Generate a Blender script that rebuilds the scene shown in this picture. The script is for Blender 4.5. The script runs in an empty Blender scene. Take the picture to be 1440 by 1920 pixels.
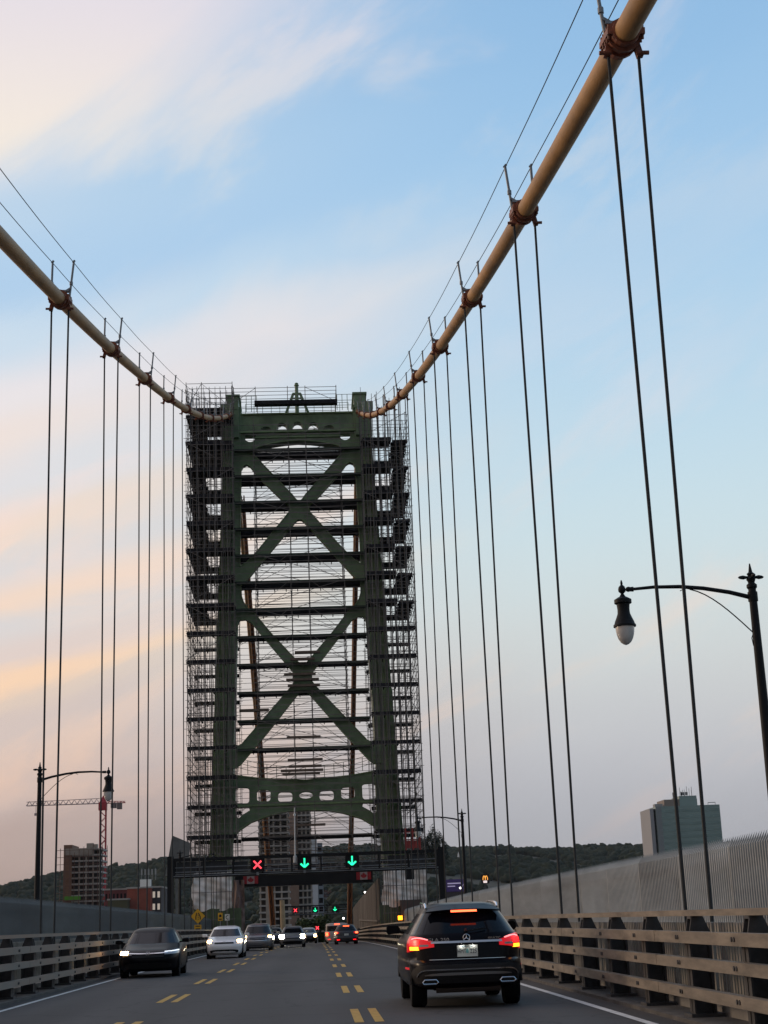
import bpy, bmesh, math, random
import numpy as np
from mathutils import Vector, Matrix
from mathutils.geometry import tessellate_polygon
random.seed(7); rng = np.random.default_rng(11)
R = math.radians
sc = bpy.context.scene
COL = sc.collection

# ------------------------------------------------------------------ camera
PSI, TH, RHO, FL, CH = 0.05360717, 0.261585988, -0.0381046807, 2826.02871, 1.39
fv = Vector((math.sin(PSI)*math.cos(TH), math.cos(PSI)*math.cos(TH), math.sin(TH)))
r0 = Vector((math.cos(PSI), -math.sin(PSI), 0)); u0 = r0.cross(fv)
rv = r0*math.cos(RHO) + u0*math.sin(RHO); uv = -r0*math.sin(RHO) + u0*math.cos(RHO)
cam = bpy.data.cameras.new('camera'); cam.sensor_fit = 'HORIZONTAL'; cam.sensor_width = 36
cam.lens = FL/1440*36; cam.clip_start = 0.1; cam.clip_end = 20000
camo = bpy.data.objects.new('camera', cam); COL.objects.link(camo)
M = Matrix.Identity(4)
for i in range(3):
    M[i][0] = rv[i]; M[i][1] = uv[i]; M[i][2] = -fv[i]
M[2][3] = CH
camo.matrix_world = M; sc.camera = camo
def at(x, y, Y):
    """world point at distance Y that shows at pixel x,y of the 1440x1920 photograph (a measuring aid)"""
    d = fv + rv*((x-720)/FL) - uv*((y-960)/FL)
    return d*(Y/d.y) + Vector((0, 0, CH))

# ------------------------------------------------------------------ world, sun, exposure
def lin(c):
    return tuple(((v/255)/12.92 if v/255 <= .04045 else ((v/255+.055)/1.055)**2.4) for v in c)
w = bpy.data.worlds.new('World'); sc.world = w; w.use_nodes = True
nt = w.node_tree; N = nt.nodes; Lk = nt.links; N.clear()
def nd(t, **k):
    n = N.new(t)
    for a, b in k.items(): setattr(n, a, b)
    return n
def mth(op, a, b=None, clamp=False):
    n = nd('ShaderNodeMath', operation=op, use_clamp=clamp)
    for i, v in enumerate((a, b)):
        if v is None: continue
        if isinstance(v, (int, float)): n.inputs[i].default_value = v
        else: Lk.new(v, n.inputs[i])
    return n.outputs[0]
tc = nd('ShaderNodeTexCoord'); sep = nd('ShaderNodeSeparateXYZ'); Lk.new(tc.outputs['Generated'], sep.inputs[0])
sx, sy, sz = sep.outputs
yy = mth('MAXIMUM', mth('ABSOLUTE', sy), .35)
uu = mth('DIVIDE', sx, yy)
def ramp(inp, stops, ease='EASE'):
    n = nd('ShaderNodeValToRGB'); cr = n.color_ramp; cr.interpolation = ease
    while len(cr.elements) < len(stops): cr.elements.new(.5)
    for e, (p, c) in zip(cr.elements, stops):
        e.position = p; e.color = (*lin(c), 1) if isinstance(c, tuple) else (c, c, c, 1)
    Lk.new(inp, n.inputs[0]); return n.outputs[0]
def E(deg): return math.sin(R(deg))/.7
vv = mth('DIVIDE', sz, .7)
comb = nd('ShaderNodeCombineXYZ')
Lk.new(mth('ADD', mth('MULTIPLY', uu, .9), mth('MULTIPLY', sz, .5)), comb.inputs[0])
Lk.new(mth('SUBTRACT', mth('MULTIPLY', sz, 3.2), mth('MULTIPLY', uu, 1.5)), comb.inputs[1])
nz = nd('ShaderNodeTexNoise'); nz.inputs['Scale'].default_value = 3.4; nz.inputs['Detail'].default_value = 8; nz.inputs['Roughness'].default_value = .57
nz.inputs['Distortion'].default_value = .5
Lk.new(comb.outputs[0], nz.inputs['Vector'])
n2 = nd('ShaderNodeTexNoise'); n2.inputs['Scale'].default_value = 1.7; n2.inputs['Detail'].default_value = 3
mp = nd('ShaderNodeVectorMath', operation='ADD'); mp.inputs[1].default_value = (4.3, 1.7, 2.2)
Lk.new(comb.outputs[0], mp.inputs[0]); Lk.new(mp.outputs[0], n2.inputs['Vector'])
nf = mth('SUBTRACT', nz.outputs['Fac'], .5)
vd = mth('ADD', vv, mth('MULTIPLY', nf, .06))
right = ramp(vd, [(0, (156,157,165)), (E(3), (174,175,183)), (E(6), (195,195,200)), (E(9.5), (212,216,214)), (E(13.5), (206,226,232)), (E(19), (188,217,236)), (E(25), (170,206,236)), (E(31), (150,193,231)), (E(44), (125,170,216))], 'B_SPLINE')
sv = mth('DIVIDE', mth('SUBTRACT', sz, mth('MULTIPLY', mth('ADD', uu, .2), .27)), .7)
lv = mth('ADD', sv, mth('MULTIPLY', nf, .085))
left = ramp(lv, [(0, (160,140,136)), (E(3), (182,160,154)), (E(5), (203,182,175)), (E(7), (214,195,187)), (E(7.9), (224,202,186)), (E(8.7), (250,213,180)), (E(9.5), (226,208,200)), (E(10.8), (220,214,212)), (E(11.9), (241,217,198)), (E(12.9), (222,217,216)), (E(14.6), (240,220,205)), (E(16), (226,224,226)), (E(18), (240,226,218)), (E(19.6), (236,230,230)), (E(21.2), (206,222,236)), (E(23), (178,207,235)), (E(25.5), (190,213,234)), (E(28), (214,222,232)), (E(31), (225,224,231)), (E(44), (190,200,220))], 'EASE')
tt = mth('ADD', uu, mth('MULTIPLY', mth('SUBTRACT', n2.outputs['Fac'], .5), .3))
mr = nd('ShaderNodeMapRange', interpolation_type='SMOOTHSTEP'); mr.inputs[1].default_value = -.26; mr.inputs[2].default_value = .20
Lk.new(tt, mr.inputs[0])
mix = nd('ShaderNodeMix', data_type='RGBA'); Lk.new(mr.outputs[0], mix.inputs[0]); Lk.new(left, mix.inputs[6]); Lk.new(right, mix.inputs[7])
# clouds: broad cream-pink veils, stronger to the left, streaks lower down
cl = nd('ShaderNodeMapRange', interpolation_type='SMOOTHSTEP'); cl.inputs[1].default_value = .47; cl.inputs[2].default_value = .66
Lk.new(nz.outputs['Fac'], cl.inputs[0])
lw = nd('ShaderNodeMapRange'); lw.inputs[1].default_value = .30; lw.inputs[2].default_value = -.2; lw.inputs[3].default_value = .34; lw.inputs[4].default_value = .8
Lk.new(uu, lw.inputs[0])
hi = ramp(vv, [(E(0), .15), (E(6), .7), (E(14), .85), (E(18.5), .8), (E(21), .45), (E(24), .22), (E(28), .6), (E(34), 1.)])
cf = mth('MULTIPLY', mth('MULTIPLY', cl.outputs[0], lw.outputs[0]), hi)
# the large bright veil high on the left
ve = mth('ADD', mth('SUBTRACT', sz, mth('ADD', mth('MULTIPLY', uu, .5), .548)), mth('MULTIPLY', nf, .16))
vb = nd('ShaderNodeMapRange', interpolation_type='SMOOTHSTEP'); vb.inputs[1].default_value = -.012; vb.inputs[2].default_value = .05
Lk.new(ve, vb.inputs[0])
vr = nd('ShaderNodeMapRange', interpolation_type='SMOOTHSTEP'); vr.inputs[1].default_value = .10; vr.inputs[2].default_value = -.12
Lk.new(mth('ADD', uu, mth('MULTIPLY', nf, .3)), vr.inputs[0])
# a wispy pale tongue under it and a broad pinkish band behind the tower top
wv = mth('SUBTRACT', 1.0, mth('MULTIPLY', mth('ABSOLUTE', mth('SUBTRACT', mth('ADD', sz, mth('MULTIPLY', nf, .10)), mth('ADD', mth('MULTIPLY', uu, .28), .372))), 22.0), True)
wv = mth('MULTIPLY', wv, mth('SUBTRACT', 1.0, mth('MULTIPLY', mth('ABSOLUTE', mth('SUBTRACT', uu, -.02)), 4.0), True))
cfv = mth('MAXIMUM', cf, mth('MAXIMUM', mth('MULTIPLY', mth('MULTIPLY', vb.outputs[0], vr.outputs[0]), .85), mth('MULTIPLY', wv, .6)))
cc = ramp(vv, [(E(0), (215,175,160)), (E(8), (255,212,180)), (E(14), (252,222,205)), (E(20), (238,228,230)), (E(27), (252,238,220)), (E(36), (230,222,232))])
mix2 = nd('ShaderNodeMix', data_type='RGBA'); Lk.new(cfv, mix2.inputs[0]); Lk.new(mix.outputs[2], mix2.inputs[6]); Lk.new(cc, mix2.inputs[7])
bg = nd('ShaderNodeBackground'); Lk.new(mix2.outputs[2], bg.inputs[0])
bk = nd('ShaderNodeMapRange', interpolation_type='SMOOTHSTEP')       # the eastern half of a dusk sky is darker
bk.inputs[1].default_value = -.55; bk.inputs[2].default_value = .55; bk.inputs[3].default_value = .48; bk.inputs[4].default_value = .98
Lk.new(sy, bk.inputs[0]); Lk.new(bk.outputs[0], bg.inputs[1])
sky = nd('ShaderNodeTexSky', sky_type='NISHITA'); sky.sun_disc = False
SUN_EL, SUN_AZ = R(14), R(-62)          # azimuth from +Y towards +X: low, to the left of the road
sky.sun_elevation = SUN_EL; sky.sun_rotation = SUN_AZ
bg2 = nd('ShaderNodeBackground'); Lk.new(sky.outputs[0], bg2.inputs[0]); bg2.inputs[1].default_value = .006
ad = nd('ShaderNodeAddShader'); Lk.new(bg.outputs[0], ad.inputs[0]); Lk.new(bg2.outputs[0], ad.inputs[1])
wo = nd('ShaderNodeOutputWorld'); Lk.new(ad.outputs[0], wo.inputs[0])
sl = bpy.data.lights.new('sun', 'SUN'); sl.energy = .8; sl.angle = R(14); sl.color = (1, .74, .5)
so = bpy.data.objects.new('sun', sl); COL.objects.link(so)
sd = Vector((math.sin(SUN_AZ)*math.cos(SUN_EL), math.cos(SUN_AZ)*math.cos(SUN_EL), math.sin(SUN_EL)))
so.rotation_euler = sd.to_track_quat('Z', 'Y').to_euler()
sc.view_settings.view_transform = 'Standard'; sc.view_settings.look = 'None'
sc.view_settings.exposure = 0; sc.view_settings.gamma = 1; sc.view_settings.use_curve_mapping = False
sc.render.engine = 'CYCLES'; sc.cycles.max_bounces = 6; sc.cycles.transparent_max_bounces = 6

# ------------------------------------------------------------------ materials
MATS = {}
def mat(name, col, rough=.6, metal=0, var=0., scale=2., bump=0., coat=0, emit=None, es=0, stretch=None, col2=None, spec=.5, trans=0, alpha=1):
    if name in MATS: return MATS[name]
    m = bpy.data.materials.new(name); m.use_nodes = True; t = m.node_tree; b = t.nodes['Principled BSDF']
    b.inputs['Base Color'].default_value = (*col, 1); b.inputs['Roughness'].default_value = rough; b.inputs['Metallic'].default_value = metal
    b.inputs['Coat Weight'].default_value = coat; b.inputs['Coat Roughness'].default_value = .06; b.inputs['Specular IOR Level'].default_value = spec
    b.inputs['Transmission Weight'].default_value = trans; b.inputs['Alpha'].default_value = alpha
    if emit: b.inputs['Emission Color'].default_value = (*emit, 1); b.inputs['Emission Strength'].default_value = es
    if var or bump:
        tcn = t.nodes.new('ShaderNodeTexCoord'); src = tcn.outputs['Object']
        if stretch:
            mpn = t.nodes.new('ShaderNodeMapping'); mpn.inputs['Scale'].default_value = stretch; t.links.new(src, mpn.inputs[0]); src = mpn.outputs[0]
        nn = t.nodes.new('ShaderNodeTexNoise'); nn.inputs['Scale'].default_value = scale; nn.inputs['Detail'].default_value = 6; nn.inputs['Roughness'].default_value = .62
        t.links.new(src, nn.inputs['Vector'])
        if var:
            r_ = t.nodes.new('ShaderNodeValToRGB'); c2 = col2 or tuple(c*(1+var) for c in col); c1 = tuple(c*(1-var) for c in col) if not col2 else col
            r_.color_ramp.elements[0].position = .32; r_.color_ramp.elements[1].position = .68
            r_.color_ramp.elements[0].color = (*c1, 1); r_.color_ramp.elements[1].color = (*c2, 1)
            t.links.new(nn.outputs['Fac'], r_.inputs[0]); t.links.new(r_.outputs[0], b.inputs['Base Color'])
            mrn = t.nodes.new('ShaderNodeMapRange'); mrn.inputs[3].default_value = max(.05, rough-.12); mrn.inputs[4].default_value = min(1, rough+.12)
            t.links.new(nn.outputs['Fac'], mrn.inputs[0]); t.links.new(mrn.outputs[0], b.inputs['Roughness'])
        if bump:
            bn = t.nodes.new('ShaderNodeBump'); bn.inputs['Strength'].default_value = bump; bn.inputs['Distance'].default_value = .02
            t.links.new(nn.outputs['Fac'], bn.inputs['Height']); t.links.new(bn.outputs[0], b.inputs['Normal'])
    MATS[name] = m; return m
green = mat('tower_green_paint', (.17,.245,.135), .55, 0, .32, .7, .1)
green_l = mat('tower_green_face', (.22,.31,.15), .55, 0, .3, .9, .1, stretch=(1,1,.25))
tan = mat('cable_tan_wrap', (.46,.245,.085), .6, 0, .3, 1.4, .35, stretch=(1,.5,1))
rust = mat('band_primer', (.26,.085,.045), .6, 0, .4, 6, .2)
galv = mat('galvanised_steel', (.22,.24,.26), .5, .5, .2, 6)
rope = mat('hanger_rope', (.028,.032,.034), .7, .1, .12, 3)
tube_m = mat('scaffold_tube', (.20,.175,.165), .5, .4, .4, .8)
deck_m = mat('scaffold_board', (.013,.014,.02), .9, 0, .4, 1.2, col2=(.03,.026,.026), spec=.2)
plank_m = mat('weathered_plank', (.14,.10,.075), .8, 0, .3, 3)
rail_m = mat('rail_paint', (.20,.165,.125), .65, 0, .45, 1.5, .1, stretch=(4,.7,4))
rail_l = mat('rail_paint_left', (.19,.19,.17), .6, 0, .3, .35, .1, stretch=(4,.7,4), col2=(.30,.20,.145))
post_m = mat('post_dark', (.055,.055,.058), .6, .3, .35, 5)
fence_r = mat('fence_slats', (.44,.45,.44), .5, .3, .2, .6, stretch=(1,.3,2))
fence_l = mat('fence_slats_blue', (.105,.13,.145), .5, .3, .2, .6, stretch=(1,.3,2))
black = mat('black_paint', (.008,.009,.011), .6, 0, .2, 4, spec=.25)
conc = mat('concrete', (.28,.265,.245), .85, 0, .25, 1.5, .2)
tarp = mat('white_tarp', (.78,.73,.68), .6, 0, .25, .5, .4)
greenb = mat('hoarding_green', (.085,.12,.06), .7, 0, .3, 1.2, .1)
brownb = mat('hoarding_brown', (.10,.085,.07), .8, 0, .35, .8, .1, stretch=(1,3,.4))
orange = mat('crane_orange', (.26,.10,.035), .55, 0, .25, 2)
yellow = mat('sign_yellow', (.72,.38,.02), .5)
blk = mat('sign_black', (.01,.01,.01), .6)
white = mat('white_paint', (.75,.74,.70), .6, 0, .1, 8)
chrome = mat('chrome', (.75,.76,.78), .14, 1)
glass = mat('tinted_glass', (.004,.005,.008), .08, 0, spec=.16)
rubber = mat('rubber', (.009,.009,.010), .9, 0, .3, 10, spec=.15)
alloy = mat('alloy', (.35,.36,.38), .3, 1)
plastic = mat('black_plastic', (.009,.009,.010), .6, spec=.25)
red_e = mat('red_glow', (.5,.01,.01), .3, emit=(1,.008,.01), es=2.6)
redhot = mat('red_hot', (.5,.05,.02), .3, emit=(1,.09,.03), es=6)
redlens = mat('red_lens', (.28,.004,.006), .2, coat=.3, emit=(1,.0,.008), es=.5)
amber_e = mat('amber_glow', (.6,.3,.02), .3, emit=(1,.30,.01), es=5)
warm_e = mat('warm_headlight', (.9,.8,.6), .3, emit=(1,.58,.24), es=26)
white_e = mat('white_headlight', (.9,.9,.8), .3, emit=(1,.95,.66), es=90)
cool_e = mat('daytime_strip', (.9,.9,.9), .3, emit=(.9,.95,1), es=1.2)
lensm = mat('lamp_lens', (.30,.31,.33), .12, coat=1)
sigred = mat('signal_red', (.4,.02,.02), .5, emit=(1,.05,.07), es=2.6)
siggrn = mat('signal_green', (.02,.4,.2), .5, emit=(.02,1,.42), es=1.9)

# ------------------------------------------------------------------ mesh helpers
class MB:
    def __init__(s): s.v = []; s.f = []
    def add(s, vs, fs):
        o = len(s.v); s.v.extend([tuple(p) for p in vs]); s.f.extend([tuple(i+o for i in f) for f in fs]); return s
    def box(s, x0, x1, y0, y1, z0, z1):
        return s.add([(x0,y0,z0),(x1,y0,z0),(x1,y1,z0),(x0,y1,z0),(x0,y0,z1),(x1,y0,z1),(x1,y1,z1),(x0,y1,z1)],
                     [(3,2,1,0),(4,5,6,7),(0,1,5,4),(1,2,6,5),(2,3,7,6),(3,0,4,7)])
    def cyl(s, p0, p1, r, n=6, r1=None, caps=True):
        p0 = Vector(p0); p1 = Vector(p1); d = (p1-p0)
        if d.length < 1e-6: return s
        d.normalize(); a = d.orthogonal().normalized(); b = d.cross(a); r1 = r if r1 is None else r1
        vs = []
        for k in range(n):
            c, q = math.cos(2*math.pi*k/n), math.sin(2*math.pi*k/n); vs.append(p0+(a*c+b*q)*r)
        for k in range(n):
            c, q = math.cos(2*math.pi*k/n), math.sin(2*math.pi*k/n); vs.append(p1+(a*c+b*q)*r1)
        fs = [(k, (k+1)%n, n+(k+1)%n, n+k) for k in range(n)]
        if caps: fs += [tuple(range(n-1, -1, -1)), tuple(range(n, 2*n))]
        return s.add(vs, fs)
    def bar(s, p0, p1, w, h, up=(0,0,1)):
        p0 = Vector(p0); p1 = Vector(p1); d = (p1-p0).normalized(); up = Vector(up)
        a = d.cross(up); a = a.normalized() if a.length > 1e-4 else d.orthogonal().normalized(); b = a.cross(d)
        q = [(-1,-1),(1,-1),(1,1),(-1,1)]
        vs = [p0+a*(i*w/2)+b*(j*h/2) for i, j in q]+[p1+a*(i*w/2)+b*(j*h/2) for i, j in q]
        return s.add(vs, [(3,2,1,0),(4,5,6,7),(0,1,5,4),(1,2,6,5),(2,3,7,6),(3,0,4,7)])
    def path(s, pts, r, n=8):
        P = [Vector(p) for p in pts]; rr = r if isinstance(r, (list, tuple)) else [r]*len(P); vs = []; fs = []; a = None
        for i, p in enumerate(P):
            d = (P[min(i+1, len(P)-1)]-P[max(i-1, 0)]).normalized()
            if a is None: a = d.orthogonal().normalized()
            else: a = (a-d*a.dot(d)).normalized()
            b = d.cross(a)
            for k in range(n): vs.append(p+(a*math.cos(2*math.pi*k/n)+b*math.sin(2*math.pi*k/n))*rr[i])
        for i in range(len(P)-1):
            for k in range(n): fs.append((i*n+k, i*n+(k+1)%n, (i+1)*n+(k+1)%n, (i+1)*n+k))
        fs += [tuple(range(n-1, -1, -1)), tuple(range((len(P)-1)*n, len(P)*n))]
        return s.add(vs, fs)
    def lathe(s, prof, n=20, c=(0,0,0), axis='z'):
        vs = []; fs = []; m = len(prof)
        for (r, z) in prof:
            for k in range(n):
                x, y = r*math.cos(2*math.pi*k/n), r*math.sin(2*math.pi*k/n)
                p = (x, y, z) if axis == 'z' else ((z, x, y) if axis == 'x' else (x, z, y))
                vs.append((p[0]+c[0], p[1]+c[1], p[2]+c[2]))
        for i in range(m-1):
            for k in range(n): fs.append((i*n+k, i*n+(k+1)%n, (i+1)*n+(k+1)%n, (i+1)*n+k))
        fs += [tuple(range(n-1, -1, -1)), tuple(range((m-1)*n, m*n))]
        return s.add(vs, fs)
    def poly(s, outer, holes, y0, y1):
        """extrude a polygon with holes drawn in x,z from y0 to y1"""
        loops = [outer]+list(holes); flat = [p for l in loops for p in l]; n = len(flat)
        tri = tessellate_polygon([[Vector((p[0], p[1], 0)) for p in l] for l in loops])
        vs = [(p[0], y0, p[1]) for p in flat]+[(p[0], y1, p[1]) for p in flat]
        fs = [tuple(t) for t in tri]+[tuple(i+n for i in reversed(t)) for t in tri]
        o = 0
        for l in loops:
            k = len(l)
            for i in range(k): fs.append((o+i, o+(i+1)%k, n+o+(i+1)%k, n+o+i))
            o += k
        return s.add(vs, fs)
    def build(s, name, m, parent=None, smooth=False, label=None, recalc=True):
        me = bpy.data.meshes.new(name); me.from_pydata(s.v, [], s.f); me.materials.append(m)
        if recalc:
            bm = bmesh.new(); bm.from_mesh(me); bmesh.ops.recalc_face_normals(bm, faces=bm.faces); bm.to_mesh(me); bm.free()
        if smooth:
            for p in me.polygons: p.use_smooth = True
            try: me.set_sharp_from_angle(angle=R(38))
            except Exception: pass
        o = bpy.data.objects.new(name, me); COL.objects.link(o)
        if parent: o.parent = parent
        if label: o['label'] = label
        return o
def tag(o, label, cat, group=None, kind=None):
    o['label'] = label
    if cat: o['category'] = cat
    if group: o['group'] = group
    if kind: o['kind'] = kind
    return o
def thing(name, label, cat, loc=(0,0,0), rz=0, group=None):
    o = bpy.data.objects.new(name, None); o.empty_display_size = .2; COL.objects.link(o); o.location = loc; o.rotation_euler = (0,0,rz)
    return tag(o, label, cat, group)
def struct(name, mb, m, **k):
    o = mb.build(name, m, **k); o['kind'] = 'structure'; return o
def copy_tree(o, parent=None):
    c = o.copy(); COL.objects.link(c)
    if parent: c.parent = parent
    for ch in [q for q in list(o.children)]: copy_tree(ch, c)
    return c
def text_mesh(name, body, size, m, parent, loc, rot, ext=.003, align='CENTER', sx=1):
    cu = bpy.data.curves.new(name, 'FONT'); cu.body = body; cu.size = size; cu.extrude = ext; cu.align_x = align; cu.align_y = 'CENTER'; cu.resolution_u = 3
    to = bpy.data.objects.new(name, cu); COL.objects.link(to)
    dg = bpy.context.evaluated_depsgraph_get(); me = bpy.data.meshes.new_from_object(to.evaluated_get(dg))
    bpy.data.objects.remove(to); me.materials.clear(); me.materials.append(m)
    o = bpy.data.objects.new(name, me); COL.objects.link(o); o.parent = parent; o.location = loc; o.rotation_euler = rot; o.scale = (sx,1,1)
    return o

def rz(y): return -4e-5*y*y if abs(y) < 300 else -3.6-.024*(abs(y)-300)*.6
AX = -.85                                  # centreline of the bridge
XR, XL = 5.25, -6.95                       # the two cable planes

# ------------------------------------------------------------------ ground, water, hills
def hill_h(x, y):
    t = min(1, max(0, (y-420)/1450)); t = t*t*(3-2*t)
    ridge = 84+7*math.sin(x*.0061+1.3)+4*math.sin(x*.017+.4)+2.5*math.sin(x*.041)
    if x < -190: ridge -= min(30, (-190-x)*.11)
    h = -34+(ridge-20+34)*t
    h += 3*math.sin(x*.013+y*.006)+2*math.sin(x*.03-y*.011)
    if y > 2000: h -= (y-2000)*.04
    return h
g = MB(); xs = np.linspace(-2600, 2600, 131); ys = np.linspace(230, 5200, 121)
for yv in ys:
    for xv in xs: g.v.append((xv, yv, hill_h(xv, yv) if yv > 235 else -52))
nx = len(xs)
for j in range(len(ys)-1):
    for i in range(nx-1): g.f.append((j*nx+i, j*nx+i+1, (j+1)*nx+i+1, (j+1)*nx+i))
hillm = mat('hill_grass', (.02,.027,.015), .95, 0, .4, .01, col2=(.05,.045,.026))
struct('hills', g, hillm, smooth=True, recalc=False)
g = MB().add([(-9000,-6000,-52),(9000,-6000,-52),(9000,9000,-52),(-9000,9000,-52)], [(0,1,2,3)])
struct('ground', g, mat('far_ground', (.04,.045,.03), .95, 0, .3, .01))
g = MB().add([(-9000,-6000,-50),(9000,-6000,-50),(9000,300,-50),(-9000,300,-50)], [(0,1,2,3)])
struct('harbour_water', g, mat('water', (.03,.045,.055), .12, 0, 0, .3, .3))

def on_hill(px, py):
    Y = 440.0
    while Y < 2000:
        p = at(px, py, Y)
        if p.z < hill_h(p.x, Y)+2.5: return p
        Y += 6
    return at(px, py, 1700)
# forest: lumpy crowns packed over the hill
def ico(sub):
    bm = bmesh.new(); bmesh.ops.create_icosphere(bm, subdivisions=sub, radius=1)
    v = np.array([q.co[:] for q in bm.verts]); f = np.array([[q.index for q in p.verts] for p in bm.faces]); bm.free(); return v, f
iv, jf = ico(2)
def forest(name, pts, m, label=None):
    V = []; F = []; o = 0
    vars_ = []
    for k in range(6):
        ph = rng.uniform(0, 6, (5, 3)); fr = rng.uniform(2.0, 7.5, (5, 3)); d = np.ones(len(iv))
        for a in range(5): d += .11*np.sin(iv@fr[a]+ph[a, 0])*np.cos((iv@fr[a][::-1])*1.3+ph[a, 1])
        d += rng.normal(0, .14, len(iv)); vars_.append(iv*d[:, None])
    for (x, y, z, r, hh) in pts:
        v = vars_[rng.integers(6)].copy(); a = rng.uniform(0, 6.28); c, s_ = math.cos(a), math.sin(a)
        v = v@np.array([[c, s_, 0], [-s_, c, 0], [0, 0, 1]]); v = v*np.array([r, r, hh])+np.array([x, y, z]); V.append(v); F.append(jf+o); o += len(iv)
    V = np.vstack(V).astype(np.float32); F = np.vstack(F).astype(np.int32)
    me = bpy.data.meshes.new(name); me.vertices.add(len(V)); me.vertices.foreach_set('co', V.ravel())
    me.loops.add(F.size); me.loops.foreach_set('vertex_index', F.ravel()); me.polygons.add(len(F))
    me.polygons.foreach_set('loop_start', np.arange(0, F.size, 3, dtype=np.int32)); me.update(calc_edges=True); me.materials.append(m)
    ob = bpy.data.objects.new(name, me); COL.objects.link(ob); return ob
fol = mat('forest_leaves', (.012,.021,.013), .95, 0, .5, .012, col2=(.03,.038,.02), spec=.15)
pts = []
for k in range(15000):
    y = 700+1350*(rng.random()**.6); x = rng.uniform(-.27, .36)*y
    if math.sin(x*.02+y*.013)+.6*math.sin(x*.007-y*.02+2) < -1.05: continue
    r = rng.uniform(2.4, 5.4); pts.append((x, y, hill_h(x, y)+r*.5, r, r*rng.uniform(.7, 1.2)))
for k in range(2000):                       # ridge line
    x = -560+1300*k/2000+rng.uniform(-3, 3); y = 1870+rng.uniform(-60, 60); r = rng.uniform(2.5, 6.5)
    pts.append((x, y, hill_h(x, y)+r*.45, r*1.15, r*rng.uniform(.6, 1.0)))
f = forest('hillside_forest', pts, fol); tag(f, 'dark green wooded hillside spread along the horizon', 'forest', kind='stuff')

# ------------------------------------------------------------------ bridge deck and road
def strip(xa, xb, ya, yb, dz, step=6, z1=None, curve=None):
    """a road-following sheet (or slab when z1 is given)"""
    m = MB(); n = max(1, int(math.ceil((yb-ya)/step))); rows = []
    for i in range(n+1):
        y = ya+(yb-ya)*i/n; z = rz(y)+dz
        row = [(xa, y, z), (xb, y, z)]
        if z1 is not None: row += [(xb, y, rz(y)+z1), (xa, y, rz(y)+z1)]
        rows.append(row)
    k = len(rows[0])
    for r_ in rows: m.v.extend(r_)
    for i in range(n):
        if k == 2: m.f.append((i*2, i*2+1, i*2+3, i*2+2))
        else:
            for j in range(4): m.f.append((i*4+j, i*4+(j+1)%4, (i+1)*4+(j+1)%4, (i+1)*4+j))
    if k == 4: m.f += [(0,1,2,3), (n*4+3, n*4+2, n*4+1, n*4)]
    return m
struct('bridge_deck', strip(-10.4, 8.9, -60, 420, -.06, z1=-1.6), mat('deck_steel', (.10,.13,.10), .7, .2, .3, .5))
asph = mat('asphalt', (.040,.037,.0355), .8, 0, .2, 1.3, .35, stretch=(1.6,.18,1))
def wear(m):
    t = m.node_tree; b = t.nodes['Principled BSDF']; L = t.links; src = b.inputs['Base Color'].links[0].from_socket
    tc_ = t.nodes.new('ShaderNodeTexCoord'); sp = t.nodes.new('ShaderNodeSeparateXYZ'); L.new(tc_.outputs['Object'], sp.inputs[0])
    def M_(op, a, c=None):
        n = t.nodes.new('ShaderNodeMath'); n.operation = op
        for i, v in enumerate((a, c)):
            if v is None: continue
            if isinstance(v, (int, float)): n.inputs[i].default_value = v
            else: L.new(v, n.inputs[i])
        return n.outputs[0]
    ln = M_('ADD', M_('MULTIPLY', M_('COSINE', M_('MULTIPLY', M_('SUBTRACT', sp.outputs[0], .72), 2*math.pi/1.72)), -.16), 1.0)   # polished wheel paths
    mp_ = t.nodes.new('ShaderNodeMapping'); mp_.inputs['Scale'].default_value = (.55, .045, 1); L.new(tc_.outputs['Object'], mp_.inputs[0])
    n1 = t.nodes.new('ShaderNodeTexNoise'); n1.inputs['Scale'].default_value = 1.0; n1.inputs['Detail'].default_value = 3; L.new(mp_.outputs[0], n1.inputs['Vector'])
    v_ = M_('ADD', M_('MULTIPLY', n1.outputs['Fac'], 1.5), .25)
    n3 = t.nodes.new('ShaderNodeTexNoise'); n3.inputs['Scale'].default_value = 38; n3.inputs['Detail'].default_value = 2; L.new(tc_.outputs['Object'], n3.inputs['Vector'])
    g_ = M_('ADD', M_('MULTIPLY', n3.outputs['Fac'], .5), .75)
    vo = t.nodes.new('ShaderNodeTexVoronoi'); vo.feature = 'DISTANCE_TO_EDGE'; vo.inputs['Scale'].default_value = .35
    mq = t.nodes.new('ShaderNodeVectorMath'); mq.operation = 'ADD'; L.new(tc_.outputs['Object'], mq.inputs[0]); ns = t.nodes.new('ShaderNodeTexNoise'); ns.inputs['Scale'].default_value = 1.4; L.new(tc_.outputs['Object'], ns.inputs['Vector']); L.new(ns.outputs['Color'], mq.inputs[1]); L.new(mq.outputs[0], vo.inputs['Vector'])
    ck = M_('ADD', M_('MULTIPLY', M_('GREATER_THAN', vo.outputs['Distance'], .012), .4), .6)
    f_ = M_('MULTIPLY', M_('MULTIPLY', ln, v_), M_('MULTIPLY', g_, ck))
    mx = t.nodes.new('ShaderNodeVectorMath'); mx.operation = 'SCALE'; L.new(src, mx.inputs[0]); L.new(f_, mx.inputs['Scale']); L.new(mx.outputs[0], b.inputs['Base Color'])
wear(asph)
struct('road', strip(-6.15, 4.5, -60, 420, 0), asph)
ap = mat('approach_asphalt', (.05,.05,.05), .85, 0, .2, .5)
struct('walkway_east', strip(5.06, 8.85, -60, 300, .18, z1=-.05), conc)
struct('walkway_west', strip(-10.35, -6.74, -60, 300, .18, z1=-.05), conc)
struct('kerb_east', strip(4.5, 5.05, -60, 420, .05, z1=-.05), mat('kerb_dirty', (.085,.078,.07), .9, 0, .4, 2, .4))
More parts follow.
